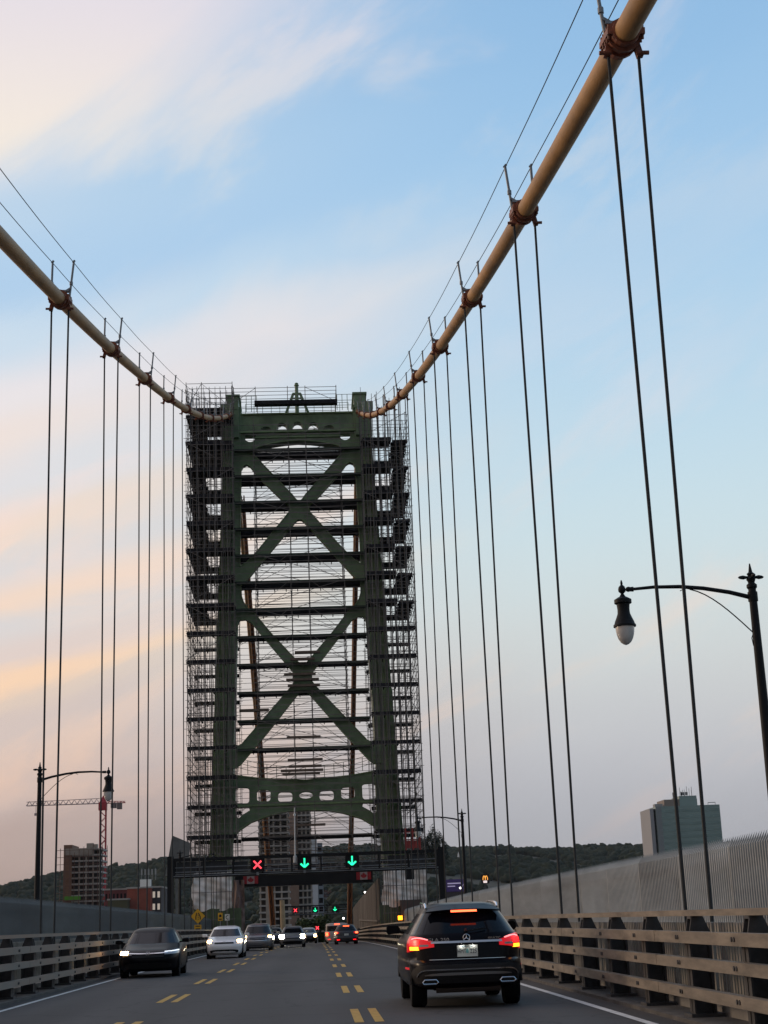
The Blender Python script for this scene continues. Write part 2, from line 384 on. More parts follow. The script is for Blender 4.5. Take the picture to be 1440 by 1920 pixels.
struct('kerb_west', strip(-6.73, -6.15, -60, 420, .05, z1=-.05), MATS['kerb_dirty'])
wl = mat('white_line', (.62,.62,.60), .7, 0, .25, 6)
yl = mat('yellow_line', (.60,.34,.035), .7, 0, .3, 7, col2=(.42,.24,.04))
struct('edge_line_east', strip(4.04, 4.16, -20, 300, .004), wl)
struct('edge_line_west', strip(-5.83, -5.71, -20, 300, .004), wl)
for base, xs_ in ((21.9, (.57, .85)), (29.9, (-2.98, -2.70))):
    m = MB()
    for k in range(-5, 26):
        y = base+9.0*k
        for x in xs_: q = strip(x-.065, x+.065, y, y+3.3, .004, step=1.7); m.add(q.v, q.f)
    struct('lane_marking', m, yl)
# fine wear: tar seams and expansion joints across the deck
m = MB()
for y in (38.2, 64.4, 96.8, 137.5): q = strip(-6.1, 4.45, y, y+.16, .003); m.add(q.v, q.f)
struct('deck_joint', m, mat('joint_tar', (.015,.015,.016), .6))

# ------------------------------------------------------------------ guard rails
def guard_rail(side, name, label, mt, y0, pitch, n, X, ya, yb):
    s = side; t = thing(name, label, 'guard rail', (X, y0, rz(y0)))
    o = Vector(t.location)
    def B(mb, nm, mm, **k):
        mb.v = [(p[0]-o.x, p[1]-o.y, p[2]-o.z) for p in mb.v]; return mb.build(nm, mm, t, **k)
    for (za, zb, dx, nm) in ((1.26, 1.335, .17, 'top_rail'), (.94, 1.08, 0, 'rail'), (.64, .77, 0, 'rail'), (.29, .42, 0, 'rail')):
        xa, xb = sorted((X+s*dx, X+s*(dx+.12)))
        mb = MB(); q = strip(xa, xb, ya, yb, zb, z1=za); mb.add(q.v, q.f)
        if dx == 0:                       # visible splice sleeves every few posts
            for k in range(0, n, 3):
                yy_ = y0+pitch*(k+.5)
                if ya < yy_ < yb: mb.box(min(xa, xb)-.004, max(xa, xb)+.004, yy_-.012, yy_+.012, rz(yy_)+za-.004, rz(yy_)+zb+.004)
        B(mb, nm, mt)
    for k in range(n):
        y = y0+pitch*k; z = rz(y); mb = MB()
        # H-section post: web plus two flanges, gusset bracket reaching back to the top rail
        f0, f1 = X+s*.122, X+s*.40
        mb.box(min(f0, f1), max(f0, f1), y-.02, y+.02, z+.05, z+1.05)
        mb.box(*sorted((X+s*.122, X+s*.15)), y-.13, y+.13, z+.05, z+1.07); mb.box(*sorted((X+s*.37, X+s*.40)), y-.13, y+.13, z+.05, z+1.07)
        for q_ in (-.1, .1):
            vs = [(X+s*.14, y+q_, z+1.07), (X+s*.40, y+q_, z+1.07), (X+s*.32, y+q_, z+1.26), (X+s*.18, y+q_, z+1.26)]
            mb.add([(a, b-.012, c) for a, b, c in vs]+[(a, b+.012, c) for a, b, c in vs], [(0,1,2,3),(7,6,5,4),(0,1,5,4),(1,2,6,5),(2,3,7,6),(3,0,4,7)])
        mb.box(*sorted((X+s*.17, X+s*.33)), y-.1, y+.1, z+1.225, z+1.258)
        mb.box(*sorted((X+s*.06, X+s*.48)), y-.2, y+.2, z+.05, z+.09)
        for zc_ in (1.01, .705, .355):
            for q_ in (-.05, .05): mb.cyl((X-s*.012, y+q_, z+zc_), (X+s*.13, y+q_, z+zc_), .028, 6)
        B(mb, 'post', post_m)
    return t
guard_rail(1, 'guard_rail', 'tan three-beam steel guard rail along the right kerb', rail_m, 3.7, 2.65, 75, 4.55, -8, 205)
guard_rail(-1, 'guard_rail', 'weathered grey and pink three-beam guard rail along the left kerb', rail_l, 2.6, 2.55, 78, -6.22, -8, 205)

# ------------------------------------------------------------------ picket fences on the outer edges
def fence(side, label, X, ya, yb, mt, top):
    t = thing('picket_fence', label, 'fence', (X, ya, rz(ya)))
    y = ya; L = 4.0
    while y < yb:
        m = MB(); k = 0
        while k*.15 < L-.01:
            yy_ = y+k*.15; z = rz(yy_)
            w_ = .02; d = .028
            zt = z+top
            m.box(X-d, X+d, yy_-w_, yy_+w_, z+.2, zt-.2)
            m.add([(X-d, yy_-w_, zt-.2), (X+d, yy_-w_, zt-.2), (X+d, yy_+w_, zt-.2), (X-d, yy_+w_, zt-.2), (X+side*.09, yy_, zt)], [(0,1,4),(1,2,4),(2,3,4),(3,0,4),(3,2,1,0)])
            k += 1
        o = t.location; m.v = [(a-o.x, b-o.y, c-o.z) for a, b, c in m.v]
        m.build('picket_panel', MATS[mt.name+'_b'] if rng.random() < .3 else mt, t, recalc=False); y += L
    m = MB(); y = ya
    while y < yb:
        z0, z1 = rz(y), rz(min(y+L, yb))
        for h in (.35, 1.25, top-.42): m.bar((X+side*.085, y, z0+h), (X+side*.085, min(y+L, yb), z1+h), .05, .06)
        m.box(*sorted((X+side*.12, X+side*.2)), y-.04, y+.04, z0+.18, z0+top-.3)
        y += L
    o = t.location; m.v = [(a-o.x, b-o.y, c-o.z) for a, b, c in m.v]
    m.build('fence_frame', post_m, t)
mat('fence_slats_b', (.38,.385,.375), .55, .3, .3, .5, stretch=(1,.3,2)); mat('fence_slats_blue_b', (.125,.15,.16), .55, .3, .3, .5, stretch=(1,.3,2))
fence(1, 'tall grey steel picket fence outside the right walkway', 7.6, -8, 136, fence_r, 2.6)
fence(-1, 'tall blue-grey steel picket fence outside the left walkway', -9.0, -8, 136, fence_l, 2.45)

def parapet(side, label, X, mt):
    t = thing('ribbed_parapet', label, 'parapet', (X, 0, 0)); y = -8.0
    while y < 136:
        m = MB(); L = 4.0
        for k in range(int(L/.13)):
            a = y+k*.13; z = rz(a); m.box(-.018, .018, a, a+.075, z+.3, z+1.17)
        for h in (.3, 1.12): q = strip(-.03+side*.05, .03+side*.05, y, y+L, h+.05, z1=h, step=4); m.add(q.v, q.f)
        m.build('ribbed_panel', mt, t, recalc=False); y += L
parapet(1, 'pale ribbed steel parapet right behind the right guard rail posts', 5.12, mat('parapet_pale', (.27,.255,.225), .6, .2, .35, 1.2, stretch=(1,3,.4)))
parapet(-1, 'pale ribbed steel parapet right behind the left guard rail posts', -6.8, mat('parapet_pale_left', (.24,.245,.22), .6, .2, .35, 1.2, stretch=(1,3,.4)))

# ------------------------------------------------------------------ main cables, bands, stanchions, hangers
def zc(y):
    if y <= 138.5: d = y-21.2; return 14.85+.204*d+.00072*d*d
    d = 138.5-21.2; zt = 14.85+.204*d+.00072*d*d
    return zt-.0+(y-138.5)*.05 if y < 141.5 else zt+.15-(y-141.5)*.46
def slope(y): return (zc(y+.05)-zc(y-.05))/.1
YK = [21.2+10.8*k for k in range(-5, 11)]
ORD = ['first', 'second', 'third', 'fourth', 'fifth', 'sixth', 'seventh', 'eighth', 'ninth', 'tenth', 'eleventh']
def main_cable(X, side, word, YK):
    zc0 = globals()['zc']; zc = (lambda y: zc0(y)-max(0, 60-y)*.0105) if side < 0 else zc0
    slope = lambda y: (zc(y+.05)-zc(y-.05))/.1
    t = thing('main_cable', 'thick tan %s main suspension cable rising to the tower' % word, 'suspension cable', (X, 21.2, zc(21.2)))
    o = Vector(t.location)
    def B(mb, nm, mm, par=t, **k):
        mb.v = [(p[0]-o.x, p[1]-o.y, p[2]-o.z) for p in mb.v]; return mb.build(nm, mm, par, **k)
    mb = MB(); yl_ = list(np.arange(-40, 138.5, 2.4))+[138.5, 140, 141.5]+list(np.arange(146, 240, 8)); mb.path([(X, y, zc(y)) for y in yl_], .19, 20)
    B(mb, 'cable', tan, smooth=True)
    HX = lambda q: q*(.24 if q == side else .37)
    for y in YK:
        z = zc(y); d = Vector((0, 1, slope(y))).normalized(); u = Vector((0, -d.z, d.y)); c = Vector((X, y, z)); mb = MB()
        # clamped band: barrel, two raised rope grooves, flanges, bolts
        mb.cyl(c-d*.36, c+d*.36, .225, 18); 
        for q in (-.13, .13): mb.cyl(c+d*(q-.05), c+d*(q+.05), .275, 18)
        for sx_ in (-1, 1):
            a = c+Vector((sx_*.24, 0, 0)); mb.bar(a-d*.34, a+d*.34, .12, .10, u)
            for q in (-.28, -.14, 0, .14, .28):
                b_ = a+d*q+Vector((sx_*.03, 0, 0)); mb.cyl(b_-u*.12, b_+u*.12, .022, 6)
            mb.bar(c+Vector((sx_*.20, 0, -.02)), c+Vector((sx_*.27, 0, -.34)), .1, .1, (0,1,0))
            mb.cyl(c+Vector((sx_*.20, -.06, -.30)), c+Vector((sx_*.40, -.06, -.30)), .035, 8)
        B(mb, 'cable_band', rust, smooth=False)
        sm = MB()
        for sx_ in (-1, 1):
            a = c+Vector((sx_*.26, 0, .02)); b_ = c+Vector((HX(sx_), 0, 1.18))
            sm.cyl(a, b_, .032, 8); mid = a.lerp(b_, .42); sm.cyl(mid-Vector((0,0,.05)), mid+Vector((0,0,.05)), .05, 8)
            sm.bar(b_+Vector((-.03,0,-.02)), b_+Vector((.03,0,.05)), .05, .05)
            st = c+Vector((sx_*.1, 0, .22)); sm.bar(st, a.lerp(b_, .28), .10, .05)
        sm.bar(c+Vector((-.26,0,.26)), c+Vector((.26,0,.26)), .12, .05)
        B(sm, 'stanchion', galv)
    for sx_ in (-1, 1):
        mb = MB(); P = []
        for a, b_ in zip(YK[:-1], YK[1:]):
            for q in range(6):
                f_ = q/6; y = a+(b_-a)*f_; zz = zc(a)*(1-f_)+zc(b_)*f_; P.append((X+HX(sx_), y, zz+1.16-.04*math.sin(math.pi*f_)))
        P.append((X+HX(sx_), YK[-1], zc(YK[-1])+1.16)); P.append((X+sx_*.5, 139, zc(139)+1.6))
        mb.path(P, .011, 5); B(mb, 'hand_rope', rope)
    # saddle strap rings where the cable enters the tower
    mb = MB()
    for y in (131, 133, 135, 137):
        d = Vector((0, 1, slope(y))).normalized(); c = Vector((X, y, zc(y))); mb.cyl(c-d*.05, c+d*.05, .25, 14)
    B(mb, 'strap', rust)
    # hanger pairs
    for i, y in enumerate(YK):
        k = i-(5 if side > 0 else 6)
        if k < 0: continue
        lab = '%s hanger rope pair on the %s cable, counted from the nearest' % (ORD[k], word)
        h = thing('hanger_rope_pair', lab, 'hanger rope', (X, y, rz(y)), 0, '%s hanger rope pairs' % word)
        for sx_ in (-1, 1):
            mb = MB(); mb.cyl((sx_*.245, 0, zc(y)-rz(y)-.22), (sx_*.17, 0, .18), .027, 8)
            mb.cyl((sx_*.17, 0, .18), (sx_*.172, 0, .75), .045, 8); mb.build('rope', rope, h, smooth=True)
main_cable(XR, 1, 'right', YK); main_cable(XL, -1, 'left', [40.9+11.1*k for k in range(-6, 9)])

# ------------------------------------------------------------------ tower
TX, TY = -.62, 139.2
TW = thing('bridge_tower', 'green steel suspension bridge tower with crossed braces and arched portal beams', 'bridge tower', (TX, TY, -1))
def TB(mb, nm, mm, **k):
    mb.v = [(p[0]-TX, p[1]-TY, p[2]+1) for p in mb.v]; return mb.build(nm, mm, TW, **k)
def legc(z): return 7.78-.0376*(z-7.8)
def legw(z): return 1.02-.0045*z if z < 48 else .8
def tz(x, y, Y=TY):
    p = at(x, y, Y); return (p.x, p.z)
for s in (-1, 1):
    mb = MB(); zs = [-50, -2, 10, 20, 30, 40, 49.6]
    def ring(z, dw, y0, y1, dc=0):
        c = TX+s*(legc(z)+dc); return [(c-legw(z)*dw, y0, z), (c+legw(z)*dw, y0, z), (c+legw(z)*dw, y1, z), (c-legw(z)*dw, y1, z)]
    def tower_box(dw, y0, y1, dc=0, zs=zs):
        m_ = MB()
        for z in zs: m_.v.extend(ring(z, dw, y0, y1, dc))
        for i in range(len(zs)-1):
            for j in range(4): m_.f.append((i*4+j, i*4+(j+1)%4, (i+1)*4+(j+1)%4, (i+1)*4+j))
        m_.f += [(3,2,1,0), tuple(len(m_.v)-4+j for j in range(4))]
        return m_
    q = tower_box(1, TY, TY+3.4); mb.add(q.v, q.f); 
    for zz in np.arange(6, 48, 5.16):                # splice plates
        c = TX+s*legc(zz); wd = legw(zz)+.03; mb.box(c-wd, c+wd, TY-.03, TY+3.43, zz-.12, zz+.12)
    TB(mb, 'tower_leg', green)
    mb = MB(); q = tower_box(.55, TY-.45, TY-.004, .3); mb.add(q.v, q.f)
    for j in (-.36, -.12, .12, .36):                 # raised ribs on the pilaster
        m_ = MB()
        for z in zs:
            c = TX+s*(legc(z)+.3)+legw(z)*j; m_.v.extend([(c-.035, TY-.53, z), (c+.035, TY-.53, z), (c+.035, TY-.452, z), (c-.035, TY-.452, z)])
        for i in range(len(zs)-1):
            for jj in range(4): m_.f.append((i*4+jj, i*4+(jj+1)%4, (i+1)*4+(jj+1)%4, (i+1)*4+jj))
        mb.add(m_.v, m_.f)
    TB(mb, 'leg_pilaster', green_l)
    mb = MB(); c = TX+s*6.15                         # saddle housing and cap
    mb.box(*sorted((c-s*.5, c+s*1.05)), TY-.5, TY+3.9, 46.4, 49.2); mb.box(c-.6, c+.5, TY-.55, TY+3.8, 49.2, 50.5); mb.box(c-.75, c+.65, TY-.7, TY+4.0, 50.5, 50.68)
    mb.box(c+s*.55, c+s*1.25, TY-.2, TY+3.6, 49.2, 49.9)
    TB(mb, 'saddle_housing', green)
def mirror_full(half):                               # half polygon listed from axis top to axis bottom on the left side
    pts_ = [tz(*p) for p in half]
    return pts_+[(2*TX-x, z) for x, z in reversed(pts_)]
def half_from_right(half):
    pts_ = [tz(*p) for p in half]; return [(2*TX-x, z) for x, z in pts_]
def mirx(poly): return [(2*TX-x, z) for x, z in reversed(poly)]
# upper crossed brace: one polygon with two side holes
def brace(outer, hole, nm, y0=TY-.3, y1=TY+.25):
    O = [tz(*p) for p in outer]; O[0] = (TX, O[0][1]); O[-1] = (TX, O[-1][1])
    full = O+[(2*TX-x, z) for x, z in reversed(O[1:-1])]
    H = [tz(*p) for p in hole]
    mb = MB(); mb.poly(full, [H, mirx(H)], y0, y1); TB(mb, nm, green)
    mb = MB()                                        # stiffening edge flanges
    for loop in (full, H, mirx(H)):
        for a, b_ in zip(loop, loop[1:]+loop[:1]):
            if abs(a[0]-TX) > 5.6 and abs(b_[0]-TX) > 5.6: continue
            mb.bar((a[0], (y0+y1)/2, a[1]), (b_[0], (y0+y1)/2, b_[1]), y1-y0+.24, .07)
    TB(mb, 'brace_flange', green_l)
brace([(561,942),(555,938),(549,930),(512,892),(473,851),(446,846),(440,846),(432,1100),(449,1098),(459,1092),(470,1080),(505,1038),(551,982),(557,976),(561,975)],
      [(452,892),(452,882),(456,875),(463,872),(470,876),(484,894),(532,941),(543,950),(544,955),(541,963),(483,1034),(462,1056),(450,1064)], 'cross_brace')
brace([(571,1250),(564,1247),(555,1238),(510,1190),(479,1153),(466,1143),(457,1130),(453,1118),(452,1100),(434,1098),(425,1440),(444,1441),(450,1435),(500,1376),(560,1300),(566,1296),(572,1297)],
      [(446,1176),(447,1168),(452,1163),(460,1162),(472,1168),(490,1190),(548,1258),(552,1264),(553,1278),(547,1287),(500,1342),(455,1394),(447,1398),(440,1396),(437,1385)], 'cross_brace')
# lower portal beam with seven openings and an arch
def rrect(x0, x1, y0, y1, r, n=4):
    out = []
    for cx, cy, a0 in ((x1-r, y0+r, -90), (x1-r, y1-r, 0), (x0+r, y1-r, 90), (x0+r, y0+r, 180)):
        for k in range(n+1):
            a = R(a0+90*k/n); out.append((cx+r*math.cos(a), cy+r*math.sin(a)))
    return [tz(*p) for p in out]
L_ = [tz(*p) for p in [(575,1463),(540,1462),(490,1460),(446,1455),(425,1450),(412,1590),(433,1588),(437,1570),(448,1556),(470,1541),(505,1528),(540,1520),(575,1518)]]
L_[0] = (TX, L_[0][1]); L_[-1] = (TX, L_[-1][1])
full = L_+[(2*TX-x, z) for x, z in reversed(L_[1:-1])]
hs = []
for x0, x1, y0, y1 in ((441,467,1476,1506), (481,507,1480,1502), (521,548,1484,1503)):
    h = rrect(x0, x1, y0, y1, 6); hs += [h, mirx(h)]
hs.append([(TX-1.0*0.65*math.cos(R(a))*1.0, tz(574,1490)[1]+.33*math.sin(R(a))) for a in range(0, 360, 30)])
h = [tz(*p) for p in [(441,1512),(466,1512),(468,1519),(455,1527),(447,1534),(442,1530)]]; hs += [h, mirx(h)]
mb = MB(); mb.poly(full, hs, TY+.3, TY+1.4); TB(mb, 'portal_beam', green)
mb = MB(); za = tz(574,1507)[1]; mb.box(TX-6.7, TX+6.7, TY+.02, TY+1.7, za-.08, za+.08)
for a, b_ in zip(L_[:4], L_[1:5]):
    for f_ in (lambda p: p, lambda p: (2*TX-p[0], p[1])):
        A, B_ = f_(a), f_(b_); mb.bar((A[0], TY+.85, A[1]+.04), (B_[0], TY+.85, B_[1]+.04), 1.4, .1)
for a, b_ in zip(L_[6:-1], L_[7:]):
    for f_ in (lambda p: p, lambda p: (2*TX-p[0], p[1])):
        A, B_ = f_(a), f_(b_); mb.bar((A[0], TY+.85, A[1]), (B_[0], TY+.85, B_[1]), 1.4, .09)
TB(mb, 'beam_flange', green_l)
# upper portal beam
Rr = [tz(*p) for p in [(557,776),(640,773),(672,770),(672,850),(650,850),(645,847),(643,839),(632,833),(610,828),(583,825),(557,824)]]
Rr[0] = (TX, Rr[0][1]); Rr[-1] = (TX, Rr[-1][1]); Rr = [(2*TX-x, z) for x, z in Rr]
full = Rr+[(2*TX-x, z) for x, z in reversed(Rr[1:-1])]
hs = []
def arch(xc, yb, wd, ht):
    c = tz(xc, yb); k = .0525; W_ = wd*k/2; H_ = ht*k
    return [(c[0]-W_, c[1]), (c[0]+W_, c[1]), (c[0]+W_, c[1]+H_*.5), (c[0]+W_*.6, c[1]+H_*.9), (c[0]+W_*.2, c[1]+H_), (c[0]-W_*.2, c[1]+H_), (c[0]-W_*.6, c[1]+H_*.9), (c[0]-W_, c[1]+H_*.5)]
h = arch(557.5, 803, 19, 15); x_ = sum(p[0] for p in h)/len(h)-TX; hs.append([(p[0]-x_, p[1]) for p in h])
for a in ((587, 803, 19, 14), (617, 803, 18, 8)): h = arch(*a); hs += [h, mirx(h)]
c = tz(647, 813); h = [(c[0]+.55*math.cos(R(a)), c[1]+.55*math.sin(R(a))) for a in range(0, 360, 24)]; hs += [h, mirx(h)]
mb = MB(); mb.poly(full, hs, TY+.3, TY+1.5); TB(mb, 'portal_beam', green)
mb = MB(); za = tz(557,808)[1]; mb.box(TX-6.2, TX+6.2, TY-.1, TY+1.9, za-.09, za+.09)
zb = tz(557,775)[1]; mb.box(TX-6.2, TX+6.2, TY+.1, TY+1.7, zb, zb+.14)
za = tz(557,818)[1]; mb.box(TX-4.4, TX+4.4, TY+.12, TY+.28, za-.05, za+.05)
for a, b_ in zip(Rr[5:-1], Rr[6:]):
    for f_ in (lambda p: p, lambda p: (2*TX-p[0], p[1])):
        A, B_ = f_(a), f_(b_); mb.bar((A[0], TY+.9, A[1]), (B_[0], TY+.9, B_[1]), 1.5, .09)
TB(mb, 'beam_flange', green_l)
# finial and its braced frame
mb = MB(); zt = tz(555,712)[1]; zb = zb+.14
mb.cyl((TX,TY+.9,zb), (TX,TY+.9,zt-.3), .2, 10, .17); mb.lathe([(.13,0),(.24,.04),(.24,.12),(.16,.18),(.2,.26),(.1,.36)], 12, (TX,TY+.9,zt-.36))
z1, z2, z3 = tz(555,733)[1], tz(555,741)[1], tz(555,752)[1]
for s in (-1, 1):
    mb.bar((TX+s*.35,TY+.9,z1), (TX+s*1.15,TY+.9,zb), .22, .24)
mb.box(TX-.42, TX+.42, TY+.75, TY+1.05, z1-.08, z1+.1); mb.box(TX-.55, TX+.55, TY+.8, TY+1.0, z2-.06, z2+.06); mb.box(TX-.8, TX+.8, TY+.8, TY+1.0, z3-.06, z3+.06)
TB(mb, 'spire', green)
# rail along the top beam
mb = MB()
for k in range(13):
    x = TX-5+10*k/12; mb.cyl((x, TY+.2, zb), (x, TY+.2, zb+.95), .025, 5)
for h_ in (.45, .95): mb.cyl((TX-5, TY+.2, zb+h_), (TX+5, TY+.2, zb+h_), .025, 5)
for s in (-1, 1):
    for k in range(5):
        x = TX+s*(3.9+.5*k); mb.cyl((x, TY-.3, 49.0), (x, TY-.3, 50.6), .03, 5)
    for h_ in (49.5, 50.0, 50.6): mb.cyl((TX+s*3.9, TY-.3, h_), (TX+s*5.9, TY-.3, h_), .025, 5)
TB(mb, 'hand_rail', green)
mb = MB()
for dz_ in (0, .42, .85):
    mb.path([(TX+u_*6.1, TY-.1, tz(574,1462)[1]+.35+dz_+.95*abs(u_)**2.2) for u_ in np.linspace(-1, 1, 17)], .028, 4)
for u_ in np.linspace(-1, 1, 15): z_ = tz(574,1462)[1]+.35+.95*abs(u_)**2.2; mb.cyl((TX+u_*6.1, TY-.1, z_-.4), (TX+u_*6.1, TY-.1, z_+.87), .03, 5)
TB(mb, 'hand_rail', green)

# ------------------------------------------------------------------ scaffolding
def scaffold(label, Xs, Ys, z0, nl, lift, skip, decks, top_extra, ledger_n=4, diag=True, edge=None, seed=1):
    rg = random.Random(seed); t = thing('scaffold_tower', label, 'scaffolding', (Xs[0], Ys[0], z0)); o = Vector(t.location)
    def inside(x, y, z): return skip(x, y, z)
    for l in range(nl):
        za = z0+l*lift; zb_ = za+lift; mb = MB(); T = lambda a, b_, r_=.03: mb.cyl(a, b_, r_, 4, caps=False)
        for x in Xs:
            for y in Ys:
                if inside(x, y, za): continue
                j = rg.uniform(-.04, .04); T((x+j, y, za), (x+j+rg.uniform(-.02,.02), y, zb_+(.0 if l < nl-1 else rg.uniform(.2, top_extra))), rg.choice((.028,.034)))
        for q in range(ledger_n):
            z = za+lift*(q+.5)/ledger_n+rg.uniform(-.05, .05)
            for y in Ys:
                if y in (Ys[0], Ys[-1]) or q % 2 == 0:
                    if inside((Xs[0]+Xs[-1])/2, y, za): continue
                    T((Xs[0]-rg.uniform(0,.25), y-.05, z), (Xs[-1]+rg.uniform(0,.25), y-.05, z+rg.uniform(-.05,.05)), .026)
            for x in Xs:
                if (q % 2 == 0 or x in (Xs[0], Xs[-1])) and not inside(x, (Ys[0]+Ys[-1])/2, za): T((x+.05, Ys[0], z+.06), (x+.05, Ys[-1], z+.06), .026)
        if diag:
            a, b_ = (Xs[0], Xs[-1]) if l % 2 else (Xs[-1], Xs[0])
            T((a, Ys[0]-.08, za+.1), (b_, Ys[0]-.08, zb_-.1)); T((a, Ys[-1]+.08, za+.1), (b_, Ys[-1]+.08, zb_-.1))
            for x in (Xs[0], Xs[-1]):
                yv = list(Ys); 
                if not inside(x, (Ys[0]+Ys[-1])/2, za): T((x-.08, Ys[0], za if l % 2 else zb_), (x-.08, Ys[-1], zb_ if l % 2 else za))
        mb.v = [(p[0]-o.x, p[1]-o.y, p[2]-o.z) for p in mb.v]
        fr = mb.build('scaffold_lift', tube_m, t, recalc=False)
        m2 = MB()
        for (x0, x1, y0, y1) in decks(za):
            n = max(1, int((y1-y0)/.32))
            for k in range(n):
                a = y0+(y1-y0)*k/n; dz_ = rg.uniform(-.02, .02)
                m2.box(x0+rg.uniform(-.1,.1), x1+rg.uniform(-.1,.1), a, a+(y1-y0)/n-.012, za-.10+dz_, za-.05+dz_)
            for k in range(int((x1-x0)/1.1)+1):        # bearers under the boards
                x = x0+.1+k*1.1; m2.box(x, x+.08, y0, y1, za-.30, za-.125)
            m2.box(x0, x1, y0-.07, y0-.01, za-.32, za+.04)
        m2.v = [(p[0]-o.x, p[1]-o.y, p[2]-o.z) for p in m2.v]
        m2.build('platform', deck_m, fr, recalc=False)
    return t
LIFT = 2.59; Z0 = 6.15
XLs = [-11.05+.5375*k for k in range(9)]; XRs = [5.45+.5375*k for k in range(9)]
YS = [135.5, 136.7, 138.3, 141.0, 144.3, 146.6]
def skl(x, y, z): return (-9.5 < x < -6.2) and (138.6 < y < 143.1)
def skr(x, y, z): return (4.8 < x < 8.2) and (138.6 < y < 143.1)
SL = scaffold('scaffolding wrapped round the left tower leg with a taller open top', XLs, YS, Z0, 17, LIFT, skl,
         lambda z: [(-11.05, -6.75, 135.55, 138.5), (-11.05, -9.45, 138.6, 143.2), (-11.05, -6.75, 143.3, 145.6)] if z > 27 else [(-11.05, -6.75, 135.55, 137.4), (-11.05, -6.75, 144.3, 145.3)] if z > 16 else [(-11.05, -6.75, 135.55, 138.2), (-11.05, -6.75, 144.3, 145.3)], .3, seed=3)
SR = scaffold('scaffolding wrapped round the right tower leg with ragged upright tops', XRs, YS, Z0, 16, LIFT, skr,
         lambda z: [(5.45, 8.2, 135.55, 138.5), (8.35, 9.75, 136.6, 143.2), (5.5, 9.75, 143.3, 145.6)] if z > 27 else [(5.45, 9.75, 135.55, 137.4), (5.45, 9.75, 144.3, 145.3)] if z > 16 else [(5.45, 9.7, 135.55, 138.2), (5.5, 9.75, 144.3, 145.3)], 2.6, seed=5)
XC = [-4.85, -1.55, .15, 3.45]
SC_ = scaffold('scaffolding spanning the opening between the two green tower legs', XC, [138.0, 142.9, 144.0], Z0, 16, LIFT, lambda x, y, z: False,
         lambda z: ([(-6.6, 5.4, 139.56, 141.9 if z > 27 else 140.7)] if z > 15 else ([] if z > 10 else [(-6.6, 5.4, 141.4, 142.3)])), 1.0, ledger_n=5, seed=9)
# wide ledgers and edge boards of the centre bay
o = SC_.location; rg = random.Random(4)
for l in range(16):
    za = Z0+l*LIFT; mb = MB()
    for q in range(5):
        z = za+LIFT*(q+.5)/5+rg.uniform(-.1, .1)
        mb.path([(-6.7, 137.95, z), (-3, 137.95, z+rg.uniform(-.08,.08)), (1, 137.95, z+rg.uniform(-.08,.08)), (5.45, 137.95, z+rg.uniform(-.1,.1))], .025, 4)
    if l % 2: a, b_ = -1.55, .15
    mb.cyl((-4.85, 137.9, za), (-1.55, 137.9, za+LIFT), .025, 4); mb.cyl((3.45, 137.9, za), (.15, 137.9, za+LIFT), .025, 4)
    mb.cyl((-6.6, 142.95, za), (-1.55, 142.95, za+LIFT), .025, 4); mb.cyl((5.4, 142.95, za), (.15, 142.95, za+LIFT), .025, 4)
    mb.v = [(p[0]-o.x, p[1]-o.y, p[2]-o.z) for p in mb.v]; mb.build('ledger_run', tube_m, SC_, recalc=False)
    if za > 9 and not (10 < za < 14):
        mb = MB().box(-6.7, 5.45, 138.1, 138.7, za-.20, za-.0)
        mb.v = [(p[0]-o.x, p[1]-o.y, p[2]-o.z) for p in mb.v]; mb.build('edge_beam', mat('edge_board', (.04,.055,.04), .8, 0, .3, 2), SC_)
for (x0, x1, y) in ((553,600,1227),(545,590,1240),(533,592,1268),(537,598,1278),(540,600,1289),(538,601,1385),(540,605,1427),(542,603,1439),(527,606,1447),(530,600,1453),(555,610,1548),(450,505,1335)):
    A = at(x0, y, 138.9); B_ = at(x1, y-1, 138.9)
    MB().box(A.x-o.x, B_.x-o.x, 137.3-o.y, 137.8-o.y, A.z-.16-o.z, A.z+.04-o.z).build('plank', plank_m, SC_)
# open railed tops
def rail_box(t, x0, x1, y0, y1, z0, z1, xs_, n, diag=True):
    o = t.location; mb = MB()
    for x in xs_:
        for y in (y0, y1): mb.cyl((x, y, z0), (x, y, z1+.15), .035, 5)
    for k in range(n):
        z = z0+(z1-z0)*(k+1)/n
        for y in (y0, y1): mb.cyl((x0, y, z), (x1, y, z), .028, 4)
        for x in (xs_[0], xs_[-1]): mb.cyl((x, y0, z), (x, y1, z), .028, 4)
    if diag:
        mb.cyl((xs_[0], y0, z0), (xs_[1], y0, z1), .028, 4); mb.cyl((xs_[-1], y0, z0), (xs_[-2], y0, z1), .028, 4)
    mb.v = [(p[0]-o.x, p[1]-o.y, p[2]-o.z) for p in mb.v]; mb.build('guard_frame', tube_m, t, recalc=False)
zt = 51.35
rail_box(SL, -11.0, -6.7, 135.5, 146.6, 48.2, 50.75, [-11.05, -9.6, -6.7], 5)
rail_box(SC_, -6.7, 3.25, 138.0, 144, 49.6, 51.1, [-6.7, -4.6, -1.5, .2, 3.2], 4)
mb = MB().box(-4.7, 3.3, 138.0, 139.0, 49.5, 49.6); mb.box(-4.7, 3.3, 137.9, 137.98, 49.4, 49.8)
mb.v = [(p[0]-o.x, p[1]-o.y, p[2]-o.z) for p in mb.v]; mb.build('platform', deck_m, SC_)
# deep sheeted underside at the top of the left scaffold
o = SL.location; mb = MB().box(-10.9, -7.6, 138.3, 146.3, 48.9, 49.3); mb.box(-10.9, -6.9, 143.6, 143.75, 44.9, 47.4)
mb.v = [(p[0]-o.x, p[1]-o.y, p[2]-o.z) for p in mb.v]; mb.build('sheeting', deck_m, SL)

